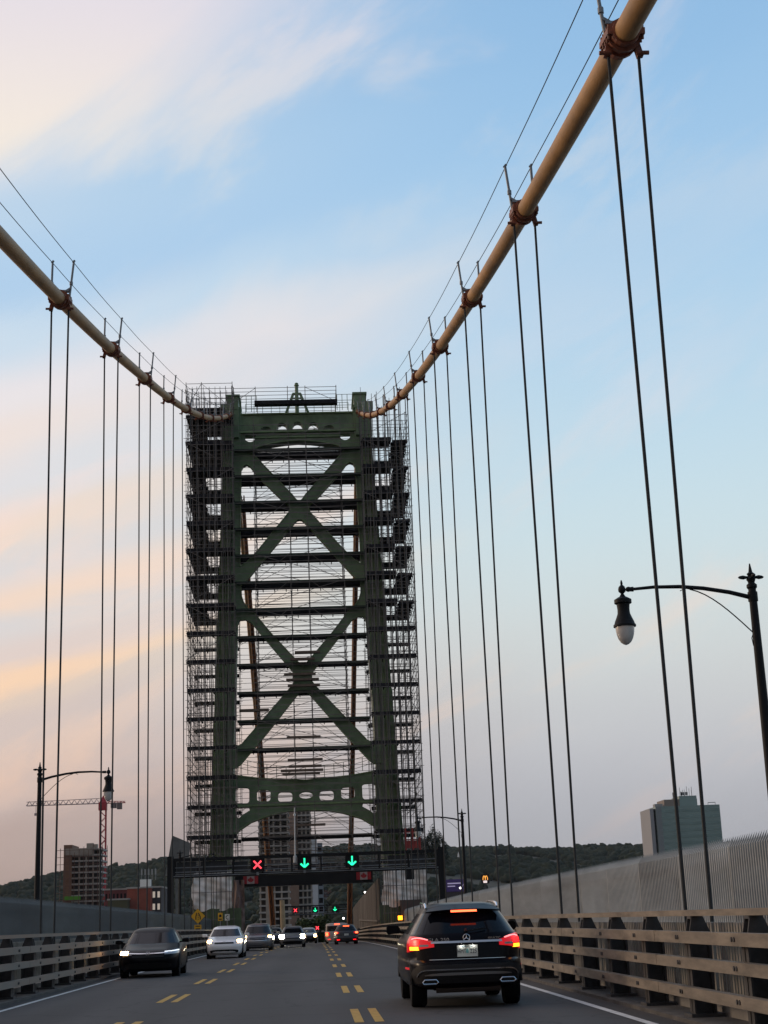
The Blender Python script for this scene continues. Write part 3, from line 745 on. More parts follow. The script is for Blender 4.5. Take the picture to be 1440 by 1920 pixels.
# leaning orange crane booms behind the tower
def boom(p0, p1, label):
    p0, p1 = Vector(p0), Vector(p1); t = thing('crane_boom', label, 'crane'); t.location = p0; d = p1-p0; L = d.length; d.normalize()
    a = Vector((0,1,0)).cross(d).normalized(); b_ = d.cross(a); mb = MB(); w_ = .19
    for i, j in ((-1,-1),(1,-1),(1,1),(-1,1)): mb.cyl((a*i+b_*j)*w_, d*L+(a*i+b_*j)*w_*.7, .07, 5)
    n = int(L/1.1)
    for k in range(n):
        f0, f1 = L*k/n, L*(k+1)/n
        for (i0, j0, i1, j1) in ((-1,-1,1,-1),(1,-1,1,1),(1,1,-1,1),(-1,1,-1,-1)):
            q0, q1 = (i0, j0), (i1, j1)
            if k % 2: q0, q1 = q1, q0
            mb.cyl(d*f0+(a*q0[0]+b_*q0[1])*w_*.9, d*f1+(a*q1[0]+b_*q1[1])*w_*.9, .04, 4)
    mb.build('lattice', orange, t, recalc=False)
    mb = MB(); mb.bar(d*0, d*L*.98, .24, .2, (0,1,0)); mb.build('mast_core', mat('mast_core', (.13,.06,.035), .7), t)
boom(at(512,1735,152), at(455,930,152), 'tall orange lattice boom leaning left inside the tower opening')
boom(at(655,1745,152), at(672,850,152), 'thin orange lattice boom standing beside the right tower leg')

# tarps and hoardings round the leg feet
def sheet(label, x0, x1, z0, z1, Y, mm, sag=.25, seed=0):
    rg = np.random.default_rng(seed); nx_, nz_ = 40, 22; mb = MB(); ph = rg.uniform(0, 6, 8)
    for side_ in (0, 1):
        for j in range(nz_+1):
            for i in range(nx_+1):
                u_, v_ = i/nx_, j/nz_
                d = .14*math.sin(7*u_+3*v_+ph[0])+.08*math.sin(15*u_-9*v_+ph[1])+.05*math.sin(31*v_+8*u_+ph[2])+.12*abs(math.sin(5*(u_+v_)+ph[3]))
                x = x0+(x1-x0)*u_+(.18*math.sin(6*v_+ph[4]) if i in (0,) else 0)
                mb.v.append((x, Y+d+side_*.03, z0+(z1-z0)*v_-(sag*math.sin(math.pi*u_*2)**2 if j == 0 else 0)))
    q = (nx_+1)*(nz_+1)
    for j in range(nz_):
        for i in range(nx_):
            a = j*(nx_+1)+i; mb.f.append((a, a+1, a+nx_+2, a+nx_+1)); mb.f.append((q+a+nx_+1, q+a+nx_+2, q+a+1, q+a))
    for i in range(nx_): mb.f.append((i+1, i, q+i, q+i+1)); k = nz_*(nx_+1)+i; mb.f.append((k, k+1, q+k+1, q+k))
    for j in range(nz_): a = j*(nx_+1); mb.f.append((a, a+nx_+1, q+a+nx_+1, q+a)); a += nx_; mb.f.append((a+nx_+1, a, q+a, q+a+nx_+1))
    ob = mb.build('tarpaulin', mm, smooth=True, recalc=False); tag(ob, label, 'tarpaulin'); return ob
sheet('creased white tarpaulin lashed round the foot of the left tower leg', -10.55, -7.2, 2.55, 5.55, 135.0, tarp, seed=1)
sheet('white tarpaulin over scaffold tubes at the foot of the right tower leg', 5.9, 9.7, 2.3, 5.3, 135.0, tarp, seed=2)
sheet('narrow pinkish tarpaulin strip hanging inside the left tarpaulin', -7.15, -6.2, .4, 4.9, 136.9, mat('pink_tarp', (.25,.17,.15), .7, 0, .3, 1), seed=3)
def corr(label, x0, x1, z0, z1, Y, mm, name='hoarding'):
    mb = MB(); n = int((x1-x0)/.22)
    for k in range(n):
        a = x0+(x1-x0)*k/n; b_ = a+(x1-x0)/n
        mb.box(a, b_-.06, Y, Y+.06, z0, z1); mb.box(b_-.06, b_, Y+.03, Y+.09, z0, z1)
    ob = mb.build(name, mm); tag(ob, label, name); return ob
corr('green ribbed hoarding under the left white tarpaulin', -10.55, -6.4, -.7, 2.5, 135.15, greenb)
corr('green ribbed hoarding under the right white tarpaulin', 5.55, 9.6, -.7, 2.3, 135.15, greenb)
mb = MB()                                            # long plank-faced walls past the tower
y = 138.0; k = 0
while y < 236:
    z = rz(y); h_ = 4.9+rng.uniform(-.06,.06); d = rng.uniform(0,.05); mb.box(5.65+d, 5.8+d, y, y+.5, z-.3, z+h_+.5*(1-(y-138)/98)); y += .53
mb.box(5.5, 5.64, 138, 200, .9, 1.05)
tag(mb.build('hoarding', brownb), 'tall brown boarded wall running on past the right tower leg', 'hoarding')
for s, nm, xx in ((-1, 'left', -9.4), (1, 'right', 8.4)):
    mb = MB()
    for k in range(7):
        for q in range(3): 
            x = (-10.5 if s < 0 else 5.95)+k*.58; 
        mb.cyl((x, 134.6, -.6), (x, 134.6, 6.1), .035, 5)
    for z in (1.6, 3.9, 5.6): mb.cyl(((-10.6 if s < 0 else 5.8), 134.55, z), ((-6.9 if s < 0 else 9.6), 134.55, z), .03, 5)
    tag(mb.build('tube_frame', tube_m), 'steel tube frame standing in front of the %s tarpaulin' % nm, 'scaffolding')

p0_ = at(760, 1592, 136); p1_ = at(785, 1562, 136); t = thing('hoist_cage', 'faded red builders hoist cage at the foot of the right scaffolding', 'hoist', (p0_.x, 134.4, p0_.z)); W_ = p1_.x-p0_.x; H = p1_.z-p0_.z; mb = MB()
for x in (0, W_*.5, W_):
    for y in (0, .9): mb.box(x-.05, x+.05, y, y+.08, -.3, H+.4)
for z in (0, H*.5, H): mb.box(.05, W_*.5-.05, .01, .07, z, z+.08); mb.box(W_*.5+.05, W_-.05, .01, .07, z, z+.08)
mb.build('cage_frame', mat('hoist_red', (.28,.035,.03), .6, 0, .3, 2), t); MB().box(.06, W_-.06, .1, .16, .1, H*.5-.02).build('cage_panel', mat('hoist_red', (.28,.035,.03)), t)

# dark boxed work platform bridging the road between the legs
WP = thing('work_platform', 'long black boxed work platform spanning the road under the tower', 'work platform', (TX, 137.2, 4.3))
mb = MB().box(-6.4, 5.2, 0, 1.6, 0, .1); mb.v = [(a-TX, b_, c) for a, b_, c in mb.v]
mb.box(-6.4, 5.75, 0, .08, .1, 1.05); mb.box(-6.4, 5.75, 1.52, 1.6, .1, 1.05)
for k in range(8): mb.box(-6.2+k*1.62, -6.12+k*1.62, -.06, -.002, .0, 1.05)
mb.build('panel', black, WP)
mb = MB(); 
for k in range(14): mb.cyl((-6.3+k*.93, 0, 1.05), (-6.3+k*.93, 0, 2.3), .025, 5)
for z in (1.6, 2.25): mb.cyl((-6.3, 0, z), (5.8, 0, z), .025, 5)
mb.build('hand_rail', tube_m, WP)
# clutter on top of the platform
mb = MB()
for k in range(26):
    x = rng.uniform(-6, 5.4); s_ = rng.uniform(.15, .6); h_ = rng.uniform(.2, .8); mb.box(x, x+s_, .4, .4+s_, 1.06, 1.06+h_)
mb.build('stacked_material', mat('site_clutter', (.12,.11,.10), .8, 0, .6, 3), WP)
def flag(px, py, label, flip):
    p = at(px, py, 136.9); t = thing('flag_panel', label, 'flag', (p.x, 136.95, p.z), 0, 'red and white flag panels')
    W_, H_ = 1.3, .66
    MB().box(-W_/2, W_/2, 0, .04, -H_/2, H_/2).build('red_field', mat('flag_red', (.30,.012,.018), .7, 0, .3, 3), t)
    MB().box(-W_*.25, W_*.25, -.006, -.001, -H_/2, H_/2).build('white_field', mat('flag_white', (.34,.27,.26), .7, 0, .3, 3), t)
    lf = [(0,.30),(.06,.19),(.13,.22),(.10,.07),(.18,.14),(.20,.09),(.28,.10),(.25,.0),(.29,-.03),(.14,-.14),(.15,-.19),(.015,-.17),(.015,-.29)]
    pl = [(x, z) for x, z in lf]+[(-x, z) for x, z in reversed(lf[1:])]
    mb = MB(); mb.poly(pl, [], -.012, -.007); mb.build('maple_leaf', MATS['flag_red'], t)
flag(470, 1650, 'red flag panel with leaf at the left end of the black platform', 0)
flag(682, 1642, 'red flag panel with leaf at the right end of the black platform', 1)

# ------------------------------------------------------------------ overhead lane signal gantries
def signal(kind, x, y, z, label, s=.92):
    t = thing('lane_signal', label, 'traffic signal', (x, y, z), 0, 'overhead lane signals')
    mb = MB(); mb.box(-s/2, s/2, 0, .22, -s/2, s/2); mb.box(-s/2, s/2, -.10, 0, s/2-.04, s/2); mb.box(-s/2, -s/2+.04, -.10, 0, -s/2, s/2-.04); mb.box(s/2-.04, s/2, -.10, 0, -s/2, s/2-.04)
    mb.build('housing', black, t)
    MB().box(-.08, .08, .02, .18, -s/2-.2, -s/2).build('bracket', galv, t)
    mb = MB(); r_ = s*.27
    if kind == 'x':
        mb.bar((-r_, -.01, -r_), (r_, -.01, r_), .02, .10, (-1,0,1)); mb.bar((-r_, -.012, r_), (r_, -.012, -r_), .02, .10, (1,0,1))
    else:
        mb.bar((0, -.01, r_*1.2), (0, -.01, -r_*.9), .02, .10, (1,0,0)); 
        for q in (-1, 1): mb.bar((0, -.012, -r_*1.15), (q*r_*1.05, -.012, -r_*.25), .02, .11, (q*.7,0,-1))
    mb.build('cross_symbol' if kind == 'x' else 'arrow_symbol', sigred if kind == 'x' else siggrn, t)
def gantry(Y, x0, x1, zb, zt_, ztop, label, bays, post=.42, base=None):
    t = thing('sign_gantry', label, 'gantry', (x0, Y, base if base is not None else rz(Y)))
    o = Vector(t.location)
    def B(mb, nm, mm): mb.v = [(p[0]-o.x, p[1]-o.y, p[2]-o.z) for p in mb.v]; return mb.build(nm, mm, t)
    for x in (x0, x1): B(MB().box(x-post/2, x+post/2, Y, Y+post, o.z, ztop).box(x-post*.8, x+post*.8, Y-.1, Y+post+.1, o.z, o.z+.25), 'post', black)
    for (z, nm) in ((zt_, 'top_chord'), (zb, 'bottom_chord')):
        mb = MB()
        for yy_ in (Y+.02, Y+1.0): mb.box(x0+post/2, x1-post/2, yy_, yy_+.14, z-.09, z+.09)
        B(mb, nm, black)
    mb = MB()
    for k in range(bays+1):
        x = x0+post/2+.05+(x1-x0-post-.1)*k/bays
        mb.box(x-.05, x+.05, Y+.04, Y+.14, zb+.09, zt_-.09); mb.box(x-.05, x+.05, Y+1.02, Y+1.1, zb+.09, zt_-.09); mb.box(x-.04, x+.04, Y+.17, Y+1, zt_-.04, zt_+.04)
    B(mb, 'truss_web', black)
    mb = MB(); mb.box(x0+post/2, x1-post/2, Y+.2, Y+.95, zb+.10, zb+.14); mb.box(x0+post/2, x1-post/2, Y-.03, Y+.015, zb-.02, zb+.03); B(mb, 'catwalk', galv)
    mb = MB()
    for z in ((zb*.45+zt_*.55), (zb*.72+zt_*.28)): mb.box(x0+post/2, x1-post/2, Y+1.0, Y+1.04, z-.03, z+.03)
    B(mb, 'cable_tray', galv)
    return t
GN = gantry(104, -9.62, 8.55, 4.42, 5.52, 5.75, 'near black truss gantry carrying lane signals in front of the tower', 9)
for (x0, x1, z0, z1) in ((-9.3,-8.0,4.62,5.4),(-7.7,-5.9,4.62,5.4),(-5.6,-4.5,4.62,5.3),(5.0,6.2,4.62,5.35),(6.5,7.6,4.62,5.4),(3.2,4.4,4.62,4.95)):
    o = GN.location; MB().box(x0-o.x, x1-o.x, 1.2, 1.45, z0-o.z, z1-o.z).build('equipment_panel', mat('panel_grey', (.045,.047,.05), .7, 0, .4, 1), GN)
signal('x', -3.80, 103.7, 5.0, 'red X lane signal on the near gantry')
signal('a', -.66, 103.7, 5.02, 'green arrow lane signal in the middle of the near gantry')
signal('a', 2.53, 103.7, 5.05, 'green arrow lane signal on the right of the near gantry')
p = at(768, 1636, 104); mb = MB(); mb.box(-.3, .3, 0, .3, -.45, .3); mb.cyl((0,.1,.3),(0,.1,.8), .05)
cb = mb.build('camera_box', black); cb.location = p; tag(cb, 'small black camera box under the right end of the near gantry', 'camera')
gantry(248, -5.6, 5.7, 2.05, 3.35, 3.5, 'far small black gantry seen through the tower', 6, .3)
signal('x', -3.18, 247.7, 2.74, 'small red X lane signal on the far gantry')
signal('a', -.05, 247.7, 2.72, 'small green arrow lane signal in the middle of the far gantry')
signal('a', 3.09, 247.7, 2.75, 'small green arrow lane signal on the right of the far gantry')
t = thing('mast_pole', 'slender white mast rising from the near gantry against the tower', 'pole', tuple(at(553, 1606, 103.9)))
q = at(552, 1514, 103.9)-Vector(t.location); mb = MB(); mb.cyl((0,0,-.4), (q.x,q.y,q.z), .045, 8, .03); mb.cyl((0,0,-.4),(0,0,.05), .12, 8); mb.cyl(q*.83, q*.87, .09, 8); mb.build('pole', white, t, smooth=True)

# ------------------------------------------------------------------ street lamps
glob_m = mat('lamp_globe', (.62,.60,.57), .2, 0, .12, 9, coat=.6)
def lamp_proto(label):
    t = thing('street_lamp', label, 'street lamp', (0,0,0), 0, 'ornate bridge street lamps')
    H = 7.7; mb = MB(); mb.lathe([(.20,0),(.20,.5),(.14,.62),(.115,1.2),(.075,H-.55),(.075,H-.5),(.10,H-.47),(.10,H-.42),(.06,H-.38),(.09,H-.30),(.05,H-.25),(.075,H-.2),(.04,H-.17),(.028,H-.1),(.012,H)], 14)
    for d in ((1,0,0),(-1,0,0),(0,1,0),(0,-1,0)):
        d = Vector(d); c = Vector((0,0,H-.27)); mb.path([c, c+d*.09, c+d*.15, c+d*.22, c+d*.25], [.03,.026,.042,.03,.008], 8)
    mb.build('post', black, t, smooth=True)
    mb = MB(); P = [(-.05,0,H-.66),(-.45,0,H-.55),(-.95,0,H-.46),(-1.4,0,H-.415),(-1.9,0,H-.41),(-2.32,0,H-.44)]
    mb.path(P, [.045,.042,.04,.038,.034,.03], 10); mb.path([(-2.3,0,H-.44),(-2.36,0,H-.44),(-2.4,0,H-.44),(-2.44,0,H-.44)], [.05,.045,.055,.035], 10); mb.lathe([(.02,-.09),(.07,-.04),(.075,0),(.06,.05),(.02,.09),(.025,.12),(.012,.18)], 12, (-2.52,0,H-.44)); mb.cyl((0,0,H-.74),(0,0,H-.56), .095, 10)
    mb.build('arm', black, t, smooth=True)
    mb = MB(); P = []
    for k in range(9):
        f_ = k/8; P.append((-.06-1.15*f_, 0, H-1.35+.9*math.sin(f_*1.35)))
    mb.path(P, .012, 6); mb.path([(-.06,0,H-1.35),(-.10,0,H-1.45),(-.08,0,H-1.6)], .01, 5); mb.path([(-1.21,0,H-.47),(-1.3,0,H-.45),(-1.4,0,H-.5)], .008, 5); mb.build('brace_rod', black, t, smooth=True)
    c = (-2.52,0,H-1.13)
    mb = MB(); mb.lathe([(.03,.60),(.06,.55),(.10,.53),(.165,.49),(.165,.42),(.125,.40),(.115,.30),(.12,.22),(.15,.14),(.185,.06),(.195,.02),(.215,.0),(.215,-.035),(.18,-.04)], 20, c); mb.build('lantern', black, t, smooth=True)
    mb = MB(); mb.lathe([(.18,-.041),(.178,-.10),(.165,-.18),(.14,-.26),(.10,-.33),(.05,-.37),(.01,-.385)], 20, c); mb.build('globe', glob_m, t, smooth=True)
    return t
lp = lamp_proto('large near street lamp with a drop globe at the right edge'); lp.location = (8.52, 28, rz(28)+.02)
for loc, rot, lb in (((8.35, 86.0, rz(86)-.35), 0, 'small distant street lamp to the right of the tower scaffolding'), ((-10.05, 56.8, rz(56.8)-.22), math.pi, 'mid-sized street lamp standing behind the left picket fence'), ((-10.1, 117, rz(117)-.35), math.pi, 'far street lamp just above the left end of the near gantry')):
    c = copy_tree(lp); c.location = loc; c.rotation_euler = (0,0,rot); c['label'] = lb

# ------------------------------------------------------------------ road signs
def board(pts_, t, nm, mm, y0, y1): mb = MB(); mb.poly(pts_, [], y0, y1); return mb.build(nm, mm, t)
p = at(371, 1718, 95)
t = thing('warning_sign', 'yellow diamond lane-narrows sign with a small tab below, left of the white car', 'road sign', (p.x, 95, p.z))
d = .46
board([(0,d),(d,0),(0,-d),(-d,0)], t, 'border', blk, .0, .02); d = .44; board([(0,d),(d,0),(0,-d),(-d,0)], t, 'diamond', yellow, -.012, -.001)
mb = MB()
mb.bar((-.12,-.02,-.2),(-.12,-.02,-.02), .06, .01, (0,1,0)); mb.bar((-.12,-.02,-.02),(-.07,-.02,.2), .06, .01, (0,1,0)); mb.bar((.15,-.02,-.2),(.14,-.02,-.02), .055, .01, (0,1,0)); mb.bar((.14,-.02,-.02),(.03,-.02,.2), .055, .01, (0,1,0))
for k in range(3): mb.box(.0,.04,-.022,-.014,-.2+k*.11,-.14+k*.11)
mb.build('symbol', blk, t)
MB().box(-.21,.21,-.01,.02,-.86,-.50).build('tab', yellow, t); mb = MB()
for z in (-.58,-.74): mb.box(-.14,.14,-.02,-.012,z-.03,z+.03)
mb.build('tab_marks', blk, t); MB().cyl((0,.06,-2.0),(0,.06,.4),.035,8).build('post', galv, t)
p = at(413, 1719, 110); t = thing('small_sign', 'small yellow rectangular sign on a thin post', 'road sign', (p.x, 110, p.z))
MB().box(-.16,.16,0,.02,-.27,.27).build('plate', yellow, t); mb = MB(); mb.lathe([(.10,0),(.10,.008)], 12, (0,-.01,.06), 'y'); mb.box(-.1,.1,-.01,-.002,-.2,-.12); mb.build('symbol', blk, t); MB().cyl((0,.05,-2.6),(0,.05,.2),.03,6).build('post', galv, t)
p = at(426, 1720, 112); t = thing('small_sign', 'small white square sign with a black curved mark', 'road sign', (p.x, 112, p.z))
MB().box(-.17,.17,0,.02,-.22,.22).build('plate', white, t); mb = MB(); mb.path([(.09,-.01,.11),(0,-.01,.13),(-.08,-.01,.05),(-.08,-.01,-.05),(0,-.01,-.13),(.09,-.01,-.11)], .028, 5); mb.build('symbol', blk, t); MB().cyl((0,.05,-2.6),(0,.05,.2),.03,6).build('post', galv, t)
p = at(331, 1608, 124); mb = MB(); mb.add([(-.9,0,-1.4),(.9,0,-1.2),(1.1,0,1.1),(-.35,0,1.75),(-.9,.08,-1.4),(.9,.08,-1.2),(1.1,.08,1.1),(-.35,.08,1.75)], [(0,1,2,3),(7,6,5,4),(0,1,5,4),(1,2,6,5),(2,3,7,6),(3,0,4,7)])
mb.box(-.1,.1,.09,.3,-8,1.0); ob = mb.build('roadside_sign', mat('panel_back', (.16,.165,.16), .7, .2, .3, 1)); ob.location = p; tag(ob, 'tilted grey back of a roadside panel above the left end of the gantry', 'sign')

# ------------------------------------------------------------------ cars
class Body:
    def __init__(s, sl, n=5, N=64): s.sl = sl; s.n = n; s.N = N
    def sample(s, z):
        a = s.sl
        if z <= a[0][0]: return a[0][1:]
        for p, q in zip(a[:-1], a[1:]):
            if p[0] <= z <= q[0]:
                f_ = (z-p[0])/(q[0]-p[0]); return tuple(p[i]+(q[i]-p[i])*f_ for i in (1,2,3))
        return a[-1][1:]
    def pt(s, ang, z, off=0):
        """ang measured from the rear centre (0), +/-90 the sides, 180 the front centre"""
        w_, yr, yf = s.sample(z); yc = (yr+yf)/2; ly = (yf-yr)/2
        c, q = math.cos(R(ang)), math.sin(R(ang)); e = 2/s.n
        x = w_*math.copysign(abs(q)**e, q); y = yc-ly*math.copysign(abs(c)**(e*1.0), c)
        if off:
            nx_ = math.copysign(abs(x/w_)**(s.n-1)/w_, x); ny_ = math.copysign((abs(y-yc)/ly)**(s.n-1)/ly, y-yc); l = math.hypot(nx_, ny_) or 1
            x += nx_/l*off; y += ny_/l*off
        return (x, y, z)
    def au(s, u):                                  # angle whose x is u of the half width
        return math.degrees(math.asin(min(1, abs(u)**(s.n/2))))*(1 if u >= 0 else -1)
    def patch(s, angs, zlo, zhi, off, nz_=4, mb=None, back=.03):
        mb = mb or MB(); m = len(angs); o = len(mb.v); g_ = []
        for of in (off, off-back):
            for j in range(nz_+1):
                for i, a in enumerate(angs):
                    t_ = i/(m-1); z0, z1 = zlo(t_), zhi(t_); mb.v.append(s.pt(a, z0+(z1-z0)*j/nz_, of))
        q = m*(nz_+1)
        for j in range(nz_):
            for i in range(m-1):
                a = o+j*m+i; mb.f.append((a, a+1, a+m+1, a+m)); mb.f.append((a+q+m, a+q+m+1, a+q+1, a+q))
        for i in range(m-1):
            a = o+i; mb.f.append((a+1, a, a+q, a+q+1)); a = o+nz_*m+i; mb.f.append((a, a+1, a+q+1, a+q))
        for j in range(nz_):
            a = o+j*m; mb.f.append((a, a+m, a+q+m, a+q)); a += m-1; mb.f.append((a+m, a, a+q, a+q+m))
        return mb
def car(label, spec, loc, rzv, paint, cat='car', group=None, name='car'):
    t = thing(name, label, cat, loc, rzv, group); b = Body(spec['sl'], spec.get('n', 5))
    zs = [s_[0] for s_ in spec['sl']]; zz = []
    for a, c in zip(zs[:-1], zs[1:]): zz += [a+(c-a)*k/2 for k in range(2)]
    zz.append(zs[-1]); gz0, gz1 = spec['glass']
    bu = spec.get('bu', .84); ab = b.au(bu)
    angs = sorted(set([round(x, 3) for x in list(np.linspace(-180, 180, 73))[:-1]]+[ab, -ab, 180-ab, -180+ab])); m = len(angs)
    P = {}; body = MB(); G = {'rear_window': MB(), 'windscreen': MB(), 'side_window': MB()}
    for z in zz: body.v.extend([b.pt(a, z) for a in angs])
    for k_ in G: G[k_].v = list(body.v)
    pill = spec.get('pillars', ((-.9,-.75), (.1,.18)))
    for j in range(len(zz)-1):
        for i in range(m):
            a0 = angs[i]; a1 = angs[(i+1) % m] if i < m-1 else 180; am = (a0+a1)/2; f_ = (j*m+i, j*m+(i+1) % m, (j+1)*m+(i+1) % m, (j+1)*m+i)
            zm = (zz[j]+zz[j+1])/2; tgt = body
            if gz0 < zm < gz1:
                if abs(am) < ab: tgt = G['rear_window']
                elif abs(am) > 180-ab: tgt = G['windscreen']
                else:
                    y = b.pt(am, zm)[1]; w_, yr, yf = b.sample(zm); q = (y-yr)/(yf-yr)
                    if spec.get('q0', .12) < q < .88 and not any(p0 < y < p1 for p0, p1 in pill): tgt = G['side_window']
            tgt.f.append(f_)
    body.f.append(tuple(range(m-1, -1, -1))); body.f.append(tuple(range((len(zz)-1)*m, len(zz)*m)))
    bo = body.build('body', paint, t, smooth=True)
    for k_, g_ in G.items():
        if g_.f:
            ob = g_.build(k_, glass, t, smooth=True, recalc=False)
            bm = bmesh.new(); bm.from_mesh(ob.data); bmesh.ops.delete(bm, geom=[v for v in bm.verts if not v.link_faces], context='VERTS'); bm.to_mesh(ob.data); bm.free()
    r_ = spec['r']; tw = spec.get('tw', .22)
    for yw in spec['wheels']:
        w_ = b.sample(r_)[0]
        for s_ in (-1, 1):
            mb = MB(); xo = s_*(w_-.02); xi = s_*(w_-.02-tw)
            mb.lathe([(r_*.62, xi), (r_*.94, xi), (r_, xi+s_*.03), (r_, xo-s_*.03), (r_*.94, xo), (r_*.64, xo)], 28, (0, yw, r_), 'x'); wo_ = mb.build('wheel', rubber, t, smooth=True)
            mb = MB(); mb.lathe([(r_*.63, xo-s_*.05), (r_*.60, xo-s_*.015), (r_*.52, xo-s_*.02), (r_*.48, xo-s_*.07)], 24, (0, yw, r_), 'x')
            for k in range(7):
                a = 2*math.pi*k/7; mb.bar((xo-s_*.02, yw, r_), (xo-s_*.02, yw+r_*.56*math.cos(a), r_+r_*.56*math.sin(a)), .05, .035, (1,0,0))
            mb.build('rim', alloy, wo_)
            # dark wheel-arch lip hugging the body side
            mb = MB(); P_ = [(s_*(w_-.018), yw+(r_+.06)*math.cos(R(a)), r_+(r_+.06)*math.sin(R(a))) for a in range(0, 181, 12)]; mb.path(P_, .03, 6); mb.build('wheel_arch', plastic, t)
    # mirrors
    for s_ in (-1, 1):
        zm = spec.get('mz', gz0+.06); ym = spec.get('my', .55); w_ = b.sample(zm)[0]
        P2 = [(-.07,-.055),(.10,-.065),(.125,-.03),(.12,.05),(.09,.075),(-.05,.07),(-.085,.03)]
        mb = MB(); mb.poly([(s_*px_*1.15, pz_) for px_, pz_ in P2], [], -.05, .035); mb.v = [(x*(1 if y < 0 else .8)+s_*(w_+.14), y+ym, z*(1 if y < 0 else .8)+zm+.05) for x, y, z in mb.v]
        mb.bar((s_*(w_-.03), ym, zm), (s_*(w_+.1), ym, zm+.03), .06, .04); mb.build('mirror', paint, t, smooth=True)
    return t, b
def lin_(a, b_): return lambda t_: a+(b_-a)*t_
def arc(b, a0, a1, n=12): return list(np.linspace(a0, a1, n))
pb = mat('car_black_paint', (.004,.004,.006), .35, 0, coat=.12, spec=.06)
pbrown = mat('car_dark_paint', (.004,.003,.005), .32, .0, coat=.16, spec=.06)
pwhite = mat('car_white_paint', (.85,.83,.82), .3, 0, coat=.8)
psilver = mat('car_silver_paint', (.15,.15,.16), .35, .5, coat=.5)
pgrey = mat('car_grey_paint', (.035,.036,.042), .35, .3, coat=.4)

# --- the dark crossover right ahead
suv_sl = [(.27,.80,-2.02,2.05),(.34,.875,-2.17,2.12),(.46,.915,-2.215,2.17),(.60,.925,-2.225,2.19),(.67,.925,-2.20,2.19),(.70,.92,-2.145,2.18),(.80,.925,-2.125,2.12),(.93,.925,-2.10,1.95),(1.00,.905,-2.065,1.45),(1.06,.865,-2.02,1.02),(1.09,.835,-1.99,.92),(1.38,.645,-1.66,.28),(1.45,.60,-1.62,.12),(1.50,.52,-1.50,.0),(1.53,.38,-1.25,-.15),(1.54,.10,-.9,-.4)]
suv = dict(sl=suv_sl, glass=(1.075,1.39), wheels=(-1.36,1.34), r=.345, n=5, bu=.885, tw=.24, mz=1.08, my=.62, pillars=((-1.25,-1.1),(-.1,.0)), q0=.1)
T, b = car('dark crossover with lit brake lights and a white licence plate close ahead', suv, (2.34, 26.45, rz(26)), 0, pbrown, 'car', name='crossover_car'); T.scale = (1, 1, 1.035)
for s_ in (-1, 1):
    a_in, a_out = b.au(.55)*s_, 66*s_
    A = arc(b, a_in, a_out, 18)
    L1 = lambda t_: .845+.0*t_+.05*(1-t_)**2; H1 = lambda t_: .985+.055*min(1, t_*1.6)-.0*t_
    ob = b.patch(A, lambda t_: .885-.075*t_, lambda t_: .965+.085*math.sin(min(1,t_*1.25)*1.57), .012).build('tail_light', redlens, T, smooth=True)
    q0 = arc(b, b.au(.80)*s_, 54*s_, 10)
    b.patch(q0, lambda t_: .845, lambda t_: .895, .022, 2).build('brake_lamp', amber_e, ob)
    b.patch(arc(b, b.au(.79)*s_, 56*s_, 10), lambda t_: .915, lambda t_: .99, .020, 2).build('brake_glow', red_e, ob)
    b.patch(arc(b, b.au(.66)*s_, 52*s_, 14), lambda t_: .985+.03*math.sin(t_*2.6), lambda t_: 1.0+.032*math.sin(t_*2.6), .024, 1).build('light_bar', mat('lamp_bar', (.8,.3,.3), .3, emit=(1,.25,.25), es=1.6), ob)
    b.patch(arc(b, b.au(.64)*s_, b.au(.78)*s_, 6), lambda t_: .895, lambda t_: .925, .022, 1).build('reverse_lens', lensm, ob)
# high brake light and spoiler
mb = MB()
for i in range(13):
    u_ = -1+2*i/12; mb.v += [(u_*.60, -1.80+.10*u_*u_, 1.405-.02*u_*u_), (u_*.595, -1.83+.10*u_*u_, 1.43-.03*u_*u_), (u_*.55, -1.60, 1.492-.05*abs(u_)**3), (u_*.60, -1.60, 1.40-.02*u_*u_)]
for i in range(12):
    for j in range(4): mb.f.append((i*4+j, i*4+(j+1)%4, (i+1)*4+(j+1)%4, (i+1)*4+j))
mb.f += [(0,1,2,3),(51,50,49,48)]; mb.build('spoiler', pbrown, T, smooth=True)
MB().box(-.205,.205,-1.862,-1.835,1.385,1.413).build('high_brake_light', redhot, T)
# tailgate details
mb = b.patch(arc(b, -b.au(.60), b.au(.60), 20), lambda t_: .936, lambda t_: .966, .02, 1); mb.build('chrome_strip', mat('satin_chrome', (.62,.65,.70), .3, .35), T)
pt = b.pt(0, 1.0, .015); t_ = thing('badge', '', ''); 
bpy.data.objects.remove(t_)
mb = MB(); P_ = [(.052*math.cos(R(a)), 0, .052*math.sin(R(a))) for a in range(0, 361, 20)]; mb.path(P_, .0065, 5)
for a in (90, 210, 330): mb.path([(0,0,0), (.05*math.cos(R(a)),0,.05*math.sin(R(a)))], [.009,.003], 5)
ob = mb.build('star_badge', chrome, T); ob.location = (0, pt[1]-.02, 1.005)
text_mesh('badge_lettering', 'GLA 250', .072, chrome, T, (-.44, b.pt(b.au(.45),.985,.006)[1]-.006, .985), (R(90),0,0), sx=1.3)
text_mesh('badge_lettering', '4MATIC', .05, chrome, T, (.44, b.pt(b.au(.45),.985,.006)[1]-.006, .99), (R(90),0,0), sx=1.2)
pl = MB().box(-.16,.16,-2.165,-2.15,.735,.90).build('licence_plate', mat('plate_white', (.62,.64,.60), .4, 0, .05, 3), T)
text_mesh('plate_lettering', 'HMT', .092, mat('plate_black', (.015,.02,.03), .5), pl, (-.088,-2.167,.812), (R(90),0,0), ext=.001, sx=.72)
text_mesh('plate_lettering', '225', .092, MATS['plate_black'], pl, (.092,-2.167,.812), (R(90),0,0), ext=.001, sx=.78)
